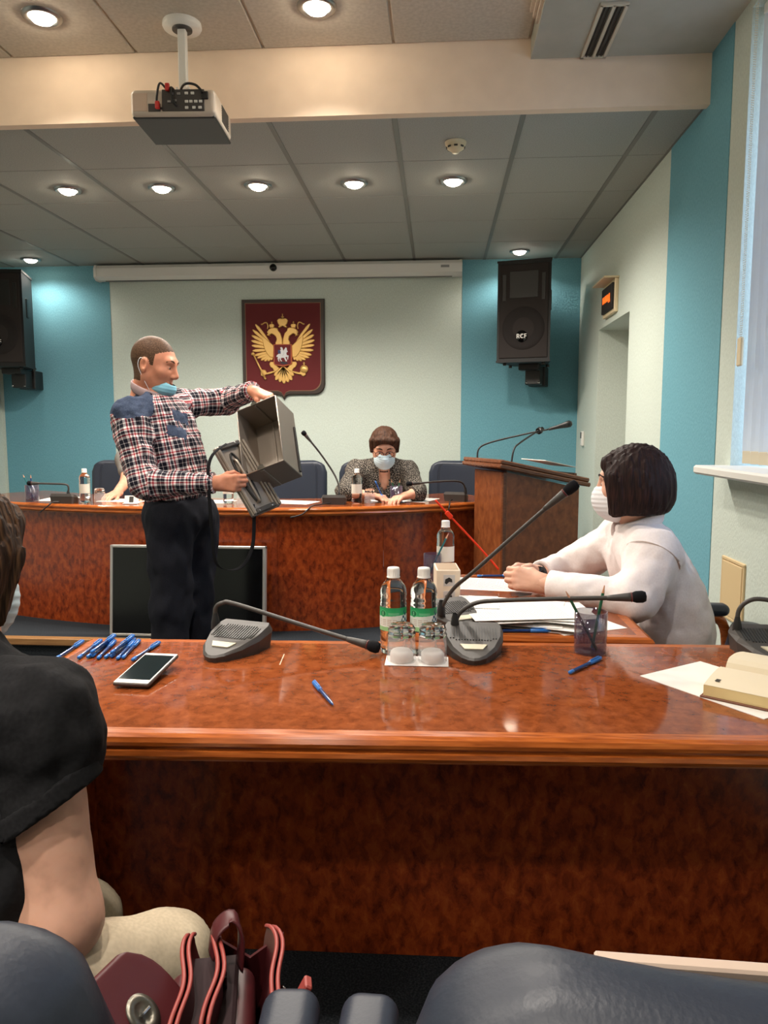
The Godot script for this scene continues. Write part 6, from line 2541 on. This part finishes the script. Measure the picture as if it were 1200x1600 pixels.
	make_pen("blue pen in the writing hand of the woman in glasses", Vector3(-0.395, 0.985, -4.70), Vector3(-0.335, 0.862, -4.66), "blue pens")


func build_hidden_person() -> void:
	var t := person("seated person in a grey shirt hidden behind the standing man, only an arm showing", Vector3(-1.96, DAIS, -5.15))
	var body := Bag.new()
	var s1 := Vector3(-2.175, 1.10, -5.10)
	var e1 := Vector3(-2.115, 0.965, -4.97)
	var w1 := Vector3(-2.125, 0.885, -4.80)
	var s2 := Vector3(-1.79, 1.09, -5.12)
	var e2 := Vector3(-1.74, 0.91, -4.93)
	var w2 := Vector3(-1.86, 0.885, -4.78)
	for pass_ in 2:
		var g := 0.0 if pass_ == 0 else 0.018
		var bag := body if pass_ == 0 else Bag.new()
		var f := Field.new(Vector3(-2.32, 0.45, -5.4), Vector3(-1.62, 1.3, -4.7), 0.018 if pass_ == 0 else 0.014)
		f.egg(Vector3(-1.96, 0.98, -5.14), Vector3(0.15 + g, 0.18, 0.10 + g), 0.05)
		f.egg(Vector3(-1.96, 0.74, -5.17), Vector3(0.15 + g, 0.20, 0.11 + g), 0.08)
		f.limb(s1, s2, 0.055 + g, 0.055 + g, 0.05)
		var c := 1.0 if pass_ == 0 else 0.55
		f.limb(s1, s1.lerp(e1, c), 0.050 + g, 0.042 + g, 0.03)
		f.limb(s2, s2.lerp(e2, c), 0.050 + g, 0.042 + g, 0.03)
		if pass_ == 0:
			f.limb(e1, w1, 0.042, 0.029, 0.03)
			f.limb(e2, w2, 0.042, 0.029, 0.03)
			f.limb(Vector3(-1.96, 1.10, -5.12), Vector3(-1.96, 1.20, -5.09), 0.056, 0.054, 0.04)
			for s: float in [-1.0, 1.0]:
				f.limb(Vector3(-1.96 + s * 0.09, 0.58, -5.15), Vector3(-1.96 + s * 0.1, 0.57, -4.78), 0.08, 0.06, 0.03)
			f.net([bag], [], [])
		else:
			f.net([bag], [], [])
			wear(t, bag, "grey_shirt", mats.grey_shirt)
	var leg := Bag.new()
	var f2 := Field.new(Vector3(-2.18, DAIS - 0.02, -5.35), Vector3(-1.74, 0.75, -4.62), 0.018)
	for s: float in [-1.0, 1.0]:
		f2.limb(Vector3(-1.96 + s * 0.09, 0.59, -5.16), Vector3(-1.96 + s * 0.10, 0.57, -4.76), 0.10, 0.075, 0.03)
		f2.limb(Vector3(-1.96 + s * 0.10, 0.57, -4.76), Vector3(-1.96 + s * 0.10, 0.17, -4.80), 0.07, 0.055, 0.03)
		f2.limb(Vector3(-1.96 + s * 0.10, 0.14, -4.81), Vector3(-1.96 + s * 0.10, 0.135, -4.68), 0.038, 0.032, 0.03)
	f2.net([leg], [], [])
	wear(t, leg, "trousers", mats.black_trousers)
	var hx := Transform3D(look(Vector3(0.1, -0.2, 1)), Vector3(-1.96, 1.27, -5.07))
	var hair := Bag.new()
	head(body, hx, hair, [[1, Plane(Vector3(0, 0.878, -0.479), 0.0275)], [1, Plane(Vector3(0, 0, -1), 0.02), Plane(Vector3(0, 1, 0), -0.07)]], 0.007)
	var th := [Vector3(0.014, -0.008, 0.018), Vector3(0.034, -0.020, 0.046), Vector3(0.038, -0.026, 0.070), Vector3(0.034, -0.030, 0.090)]
	hand(body, Transform3D(look(Vector3(-0.1, -0.10, 1)), w1), 1.0, curl(0.25, 0.3, 0.2), th)
	hand(body, Transform3D(look(Vector3(-0.5, -0.10, 0.8)), w2), -1.0, curl(0.25, 0.3, 0.2), th)
	wear(t, body, "body", mats.skin)
	wear(t, hair, "hair", mats.hair_buzz)


func build_white_woman() -> void:
	var t := person("woman with a dark bob in a white blouse seated at the side table", Vector3(0.80, 0, -2.5))
	var body := Bag.new()
	var ns := Vector3(0.680, 0.912, -2.385)
	var ne := Vector3(0.600, 0.790, -2.300)
	var nw := Vector3(0.330, 0.805, -2.440)
	var fs := Vector3(0.655, 0.920, -2.690)
	var fe := Vector3(0.485, 0.800, -2.745)
	var fw := Vector3(0.345, 0.805, -2.600)
	var bt := look(Vector3(-1, -0.25, 0.05))
	for pass_ in 2:
		var g := 0.0 if pass_ == 0 else 0.020
		var bag := body if pass_ == 0 else Bag.new()
		var f := Field.new(Vector3(0.26, 0.38, -2.86), Vector3(1.0, 1.1, -2.16), 0.016 if pass_ == 0 else 0.0095)
		f.egg(Vector3(0.715, 0.815, -2.54), Vector3(0.150 + g, 0.17, 0.098 + g), 0.06, bt)
		f.egg(Vector3(0.775, 0.63, -2.52), Vector3(0.165 + g, 0.21, 0.115 + g), 0.10, look(Vector3(-1, 0, 0)))
		f.egg(Vector3(0.80, 0.49, -2.50), Vector3(0.185 + g, 0.10, 0.14 + g), 0.06, look(Vector3(-1, 0, 0)))
		f.limb(ns, fs, 0.056 + g, 0.056 + g, 0.06)
		f.limb(ns, ne, 0.056 + g * 1.2, 0.046 + g * 1.2, 0.03)
		f.limb(fs, fe, 0.056 + g, 0.046 + g, 0.03)
		var c := 1.0 if pass_ == 0 else 0.86
		f.limb(ne, ne.lerp(nw, c), 0.044 + g * 1.2, 0.028 + g * 0.9, 0.03)
		f.limb(fe, fe.lerp(fw, c), 0.044 + g, 0.028 + g * 0.8, 0.03)
		if pass_ == 0:
			f.limb(Vector3(0.695, 0.955, -2.545), Vector3(0.672, 1.06, -2.55), 0.055, 0.050, 0.04)
			f.net([bag], [], [])
		else:
			f.limb(Vector3(0.685, 0.92, -2.545), Vector3(0.672, 0.972, -2.55), 0.072, 0.058, 0.05)
			f.fold(cloth_noise(24, 7.0), 0.014, Vector3(1, 0.7, 1.2))
			f.fold(cloth_noise(25, 18.0), 0.003)
			f.trim(ne.lerp(nw, c), (nw - ne).normalized(), 0.07)
			f.trim(fe.lerp(fw, c), (fw - fe).normalized(), 0.07)
			f.egg(Vector3(0.648, 1.025, -2.55), Vector3(0.060, 0.070, 0.060), 0.01, Basis(), true)
			f.net([bag], [], [])
			var bl := wear(t, bag, "white_blouse", mats.white_blouse)
			var st := new_st(true)
			var ring := []
			for i in 21:
				var a := TAU * (i / 20.0) * 0.88 + 0.38
				ring.append(Vector3(0.668, 0.992, -2.55) + look(Vector3(-1, 0, 0)) * Vector3(sin(a) * 0.074, -0.030 * cos(a), cos(a) * 0.080))
			tube(st, ring, 0.024, 8, 0.25, Vector3(0.05, 1, 0))
			st.generate_normals()
			put_mesh(st.commit(), "collar", mats.white_blouse, bl)
			st = new_st(true)
			var seam := []
			var sd := (ne - ns).normalized()
			var sb := facing(sd)
			for i in 25:
				var a := TAU * i / 24
				seam.append(ns + sd * 0.012 + sb * Vector3(cos(a) * 0.086, 0, sin(a) * 0.086))
			tube(st, seam, 0.003, 6)
			put(st, "shoulder_seam", mats.white_blouse, bl)
			for q in [[ne, nw, c, 0.048], [fe, fw, c, 0.046]]:
				st = new_st(true)
				var p: Vector3 = (q[0] as Vector3).lerp(q[1], q[2])
				var dd: Vector3 = (q[1] - q[0]).normalized()
				lathe(st, [Vector2(0.036, -0.045), Vector2(q[3] + 0.001, -0.045), Vector2(q[3], 0.004), Vector2(q[3] - 0.004, 0.006), Vector2(0.034, 0.004)], 20, Transform3D(facing(dd), p))
				put(st, "cuff", mats.white_blouse, bl)
	# legs
	var leg := Bag.new()
	var f2 := Field.new(Vector3(0.32, 0.0, -2.76), Vector3(1.0, 0.66, -2.24), 0.018)
	for s: float in [-1.0, 1.0]:
		var z := -2.5 + s * 0.095
		f2.limb(Vector3(0.80, 0.53, z), Vector3(0.57, 0.535, z), 0.085, 0.07, 0.04)
		f2.limb(Vector3(0.57, 0.535, z), Vector3(0.57, 0.10, z), 0.065, 0.05, 0.03)
		f2.limb(Vector3(0.57, 0.05, z), Vector3(0.53, 0.04, z), 0.038, 0.034, 0.03)
	f2.net([leg], [], [])
	wear(t, leg, "trousers", mats.black_trousers)
	var hx := Transform3D(look(Vector3(-0.93, -0.05, -0.37)), Vector3(0.640, 1.122, -2.552))
	var hair := Bag.new()
	head(body, hx, hair, [], 0.0055, 0.96)
	# clasped hands
	var th := [Vector3(0.014, -0.006, 0.018), Vector3(0.036, -0.010, 0.046), Vector3(0.036, -0.018, 0.074), Vector3(0.024, -0.024, 0.098)]
	var dz := Vector3(-0.92, 0.10, -0.42).normalized()
	var dy := Vector3(-0.32, 0.35, 0.88)
	dy = (dy - dz * dz.dot(dy)).normalized()
	hand(body, Transform3D(Basis(dy.cross(dz), dy, dz), nw.lerp(ne, 0.05)), 1.0 if dy.cross(dz).y > 0 else -1.0, curl(0.45, 1.0, 0.6), th, 0.1)
	dz = Vector3(-0.90, 0.08, 0.40).normalized()
	dy = Vector3(-0.45, 0.45, -0.78)
	dy = (dy - dz * dz.dot(dy)).normalized()
	hand(body, Transform3D(Basis(dy.cross(dz), dy, dz), fw.lerp(fe, 0.02)), 1.0 if dy.cross(dz).y > 0 else -1.0, curl(0.50, 1.05, 0.6), th, 0.1)
	wear(t, body, "body", mats.skin_pale)
	mask(t, hx, mats.mask_white)
	var h := Field.new(Vector3(-0.14, -0.17, -0.16), Vector3(0.14, 0.16, 0.13), 0.0055)
	h.egg(Vector3(0, 0.038, -0.020), Vector3(0.106, 0.098, 0.112), 0.02)
	h.egg(Vector3(0, -0.040, -0.030), Vector3(0.118, 0.098, 0.112), 0.06)
	for s: float in [-1.0, 1.0]:
		h.limb(Vector3(s * 0.088, 0.03, 0.035), Vector3(s * 0.090, -0.085, 0.030), 0.026, 0.024, 0.03)
	h.limb(Vector3(-0.05, 0.075, 0.066), Vector3(0.05, 0.075, 0.066), 0.016, 0.016, 0.03)
	h.fold(noise(26, 34.0, 2), 0.006, Vector3(1.6, 0.15, 1.6))
	h.egg(Vector3(0, -0.05, 0.086), Vector3(0.095, 0.115, 0.080), 0.008, Basis(), true)
	h.egg(Vector3(0, -0.160, -0.02), Vector3(0.20, 0.064, 0.20), 0.02, Basis(), true)
	h.egg(Vector3(0, -0.10, -0.015), Vector3(0.066, 0.07, 0.066), 0.01, Basis(), true)
	h.net([hair], [], [], hx)
	wear(t, hair, "hair", mats.hair_dark)
	eyes(t, Transform3D(hx.basis, hx.origin - t.position), mats.hair_dark, 0.7)
	# watch
	var st := new_st(true)
	var wd := (fw - fe).normalized()
	lathe(st, [Vector2(0.026, -0.009), Vector2(0.0335, -0.009), Vector2(0.0335, 0.009), Vector2(0.026, 0.009)], 22, Transform3D(facing(wd), fe.lerp(fw, 0.97) - t.position))
	var wt := put(st, "wristwatch", mats.black_plastic, t)
	st = new_st(true)
	lathe(st, [Vector2(0.013, 0), Vector2(0.013, 0.006), Vector2(0, 0.006)], 16, Transform3D(facing(Vector3(0, 0.5, 0.85)), fe.lerp(fw, 0.97) + Vector3(0, 0.016, 0.027) - t.position))
	put(st, "watch_face", mats.black_gloss, wt)


func build_left_woman() -> void:
	var t := person("woman with brown hair in a black top seated at the left edge", Vector3(-0.70, 0, -0.95))
	var body := Bag.new()
	var rs := Vector3(-0.585, 0.878, -1.02)
	var re := Vector3(-0.525, 0.610, -0.955)
	var rw := Vector3(-0.68, 0.60, -1.13)
	var ls := Vector3(-0.90, 0.90, -1.06)
	var le := Vector3(-0.99, 0.63, -1.04)
	var lw := Vector3(-0.84, 0.62, -1.22)
	var bt := look(Vector3(0.1, -0.15, -1))
	for pass_ in 2:
		var g := 0.0 if pass_ == 0 else 0.018
		var bag := body if pass_ == 0 else Bag.new()
		var f := Field.new(Vector3(-1.1, 0.38, -1.3), Vector3(-0.42, 1.12, -0.78), 0.014 if pass_ == 0 else 0.008)
		f.egg(Vector3(-0.73, 0.80, -1.03), Vector3(0.165 + g, 0.19, 0.110 + g), 0.06, bt)
		f.egg(Vector3(-0.71, 0.58, -0.98), Vector3(0.170 + g, 0.20, 0.130 + g), 0.10, bt)
		f.limb(rs, ls, 0.060 + g, 0.060 + g, 0.06)
		if pass_ == 0:
			f.limb(rs, re, 0.057, 0.051, 0.03)
			f.limb(re, rw, 0.050, 0.032, 0.03)
			f.limb(ls, le, 0.056, 0.047, 0.03)
			f.limb(le, lw, 0.046, 0.030, 0.03)
			f.limb(Vector3(-0.735, 0.93, -1.06), Vector3(-0.735, 1.03, -1.10), 0.056, 0.052, 0.04)
			f.net([bag], [], [])
		else:
			f.limb(Vector3(-0.755, 0.91, -1.05), Vector3(-0.745, 0.955, -1.065), 0.085, 0.075, 0.05)
			f.fold(cloth_noise(34, 9.0), 0.014)
			f.net([bag], [], [])
			f = Field.new(Vector3(-1.12, 0.60, -1.22), Vector3(-0.42, 1.02, -0.82), 0.008)
			f.limb(rs, rs.lerp(re, 0.70), 0.080, 0.071, 0.03)
			f.limb(ls, ls.lerp(le, 0.58), 0.080, 0.071, 0.03)
			f.limb(rs, ls, 0.074, 0.074, 0.06)
			f.fold(cloth_noise(37, 12.0), 0.010)
			f.trim(Vector3(-0.585, 0.742, -1.0), Vector3(0.67, -1, 0.05).normalized(), 0.16)
			f.trim(ls.lerp(le, 0.55), (le - ls).normalized(), 0.12)
			f.net([bag], [], [])
			var top := wear(t, bag, "black_top", mats.black_shirt)
			# turned-up hem of the sleeve
			var cb := Bag.new()
			var h := Field.new(Vector3(-0.70, 0.60, -1.15), Vector3(-0.40, 0.86, -0.86), 0.007)
			var n := Vector3(0.67, -1, 0.05).normalized()
			h.limb(rs, rs.lerp(re, 0.72), 0.082, 0.0785, 0.02)
			h.trim(Vector3(-0.585, 0.737, -1.0), n, 0.3)
			h.trim(Vector3(-0.585, 0.737, -1.0) - n * 0.03, -n, 0.3)
			h.net([cb], [], [])
			put_mesh(cb.commit(), "sleeve_hem", mats.black_shirt, top)
	# trousers: right thigh swung to the right
	var tr := Bag.new()
	var f2 := Field.new(Vector3(-0.98, 0.0, -1.46), Vector3(-0.24, 0.72, -0.72), 0.0125)
	f2.egg(Vector3(-0.69, 0.53, -0.93), Vector3(0.185, 0.10, 0.15), 0.05)
	f2.limb(Vector3(-0.61, 0.555, -0.86), Vector3(-0.425, 0.468, -1.085), 0.085, 0.064, 0.04)
	f2.limb(Vector3(-0.425, 0.468, -1.085), Vector3(-0.42, 0.10, -1.10), 0.062, 0.05, 0.03)
	f2.limb(Vector3(-0.76, 0.555, -0.96), Vector3(-0.645, 0.405, -1.25), 0.085, 0.060, 0.04)
	f2.limb(Vector3(-0.645, 0.405, -1.25), Vector3(-0.64, 0.10, -1.27), 0.062, 0.05, 0.03)
	f2.fold(cloth_noise(35, 10.0), 0.005)
	f2.net([tr], [], [])
	wear(t, tr, "beige_trousers", mats.beige_trousers)
	for q in [[Vector3(-0.42, 0.05, -1.09), Vector3(-0.40, 0.04, -1.24)], [Vector3(-0.64, 0.05, -1.27), Vector3(-0.62, 0.04, -1.42)]]:
		var shoe := Bag.new()
		f2 = Field.new(Vector3(-0.70, -0.02, -1.56), Vector3(-0.28, 0.16, -1.04), 0.012)
		f2.limb(q[0], q[1], 0.045, 0.036, 0.02)
		f2.trim(Vector3(-0.48, 0.003, -1.3), Vector3.DOWN, 0.4)
		f2.net([shoe], [], [])
		wear(t, shoe, "shoe", mats.black_plastic)
	var hx := Transform3D(look(Vector3(0.22, -0.22, -0.92)), Vector3(-0.762, 1.088, -1.112))
	var hair := Bag.new()
	head(body, hx, hair, [], 0.0055, 0.96)
	var th := [Vector3(0.014, -0.008, 0.018), Vector3(0.034, -0.020, 0.046), Vector3(0.038, -0.030, 0.070), Vector3(0.034, -0.036, 0.090)]
	hand(body, Transform3D(look(Vector3(-0.35, -0.05, -0.85)), rw), 1.0, curl(0.3, 0.35, 0.25), th)
	hand(body, Transform3D(look(Vector3(0.35, -0.05, -0.85)), lw), -1.0, curl(0.3, 0.35, 0.25), th)
	wear(t, body, "body", mats.skin_pale)
	mask(t, hx, mats.mask_pale)
	var h := Field.new(Vector3(-0.14, -0.20, -0.16), Vector3(0.14, 0.17, 0.13), 0.0055)
	h.egg(Vector3(0, 0.042, -0.018), Vector3(0.100, 0.100, 0.112), 0.02)
	h.egg(Vector3(0, -0.035, -0.036), Vector3(0.100, 0.100, 0.096), 0.06)
	for s: float in [-1.0, 1.0]:
		h.limb(Vector3(s * 0.082, 0.02, 0.015), Vector3(s * 0.084, -0.075, 0.012), 0.022, 0.014, 0.03)
	h.limb(Vector3(-0.05, 0.078, 0.058), Vector3(0.05, 0.078, 0.058), 0.016, 0.016, 0.03)
	h.fold(noise(36, 34.0, 2), 0.007, Vector3(1.6, 0.2, 1.6))
	h.egg(Vector3(0, -0.05, 0.085), Vector3(0.068, 0.11, 0.085), 0.008, Basis(), true)
	h.egg(Vector3(0, -0.175, 0.0), Vector3(0.20, 0.060, 0.20), 0.02, Basis(), true)
	h.net([hair], [], [], hx)
	wear(t, hair, "hair", mats.hair_brown)
	eyes(t, Transform3D(hx.basis, hx.origin - t.position), mats.hair_brown, 0.7)
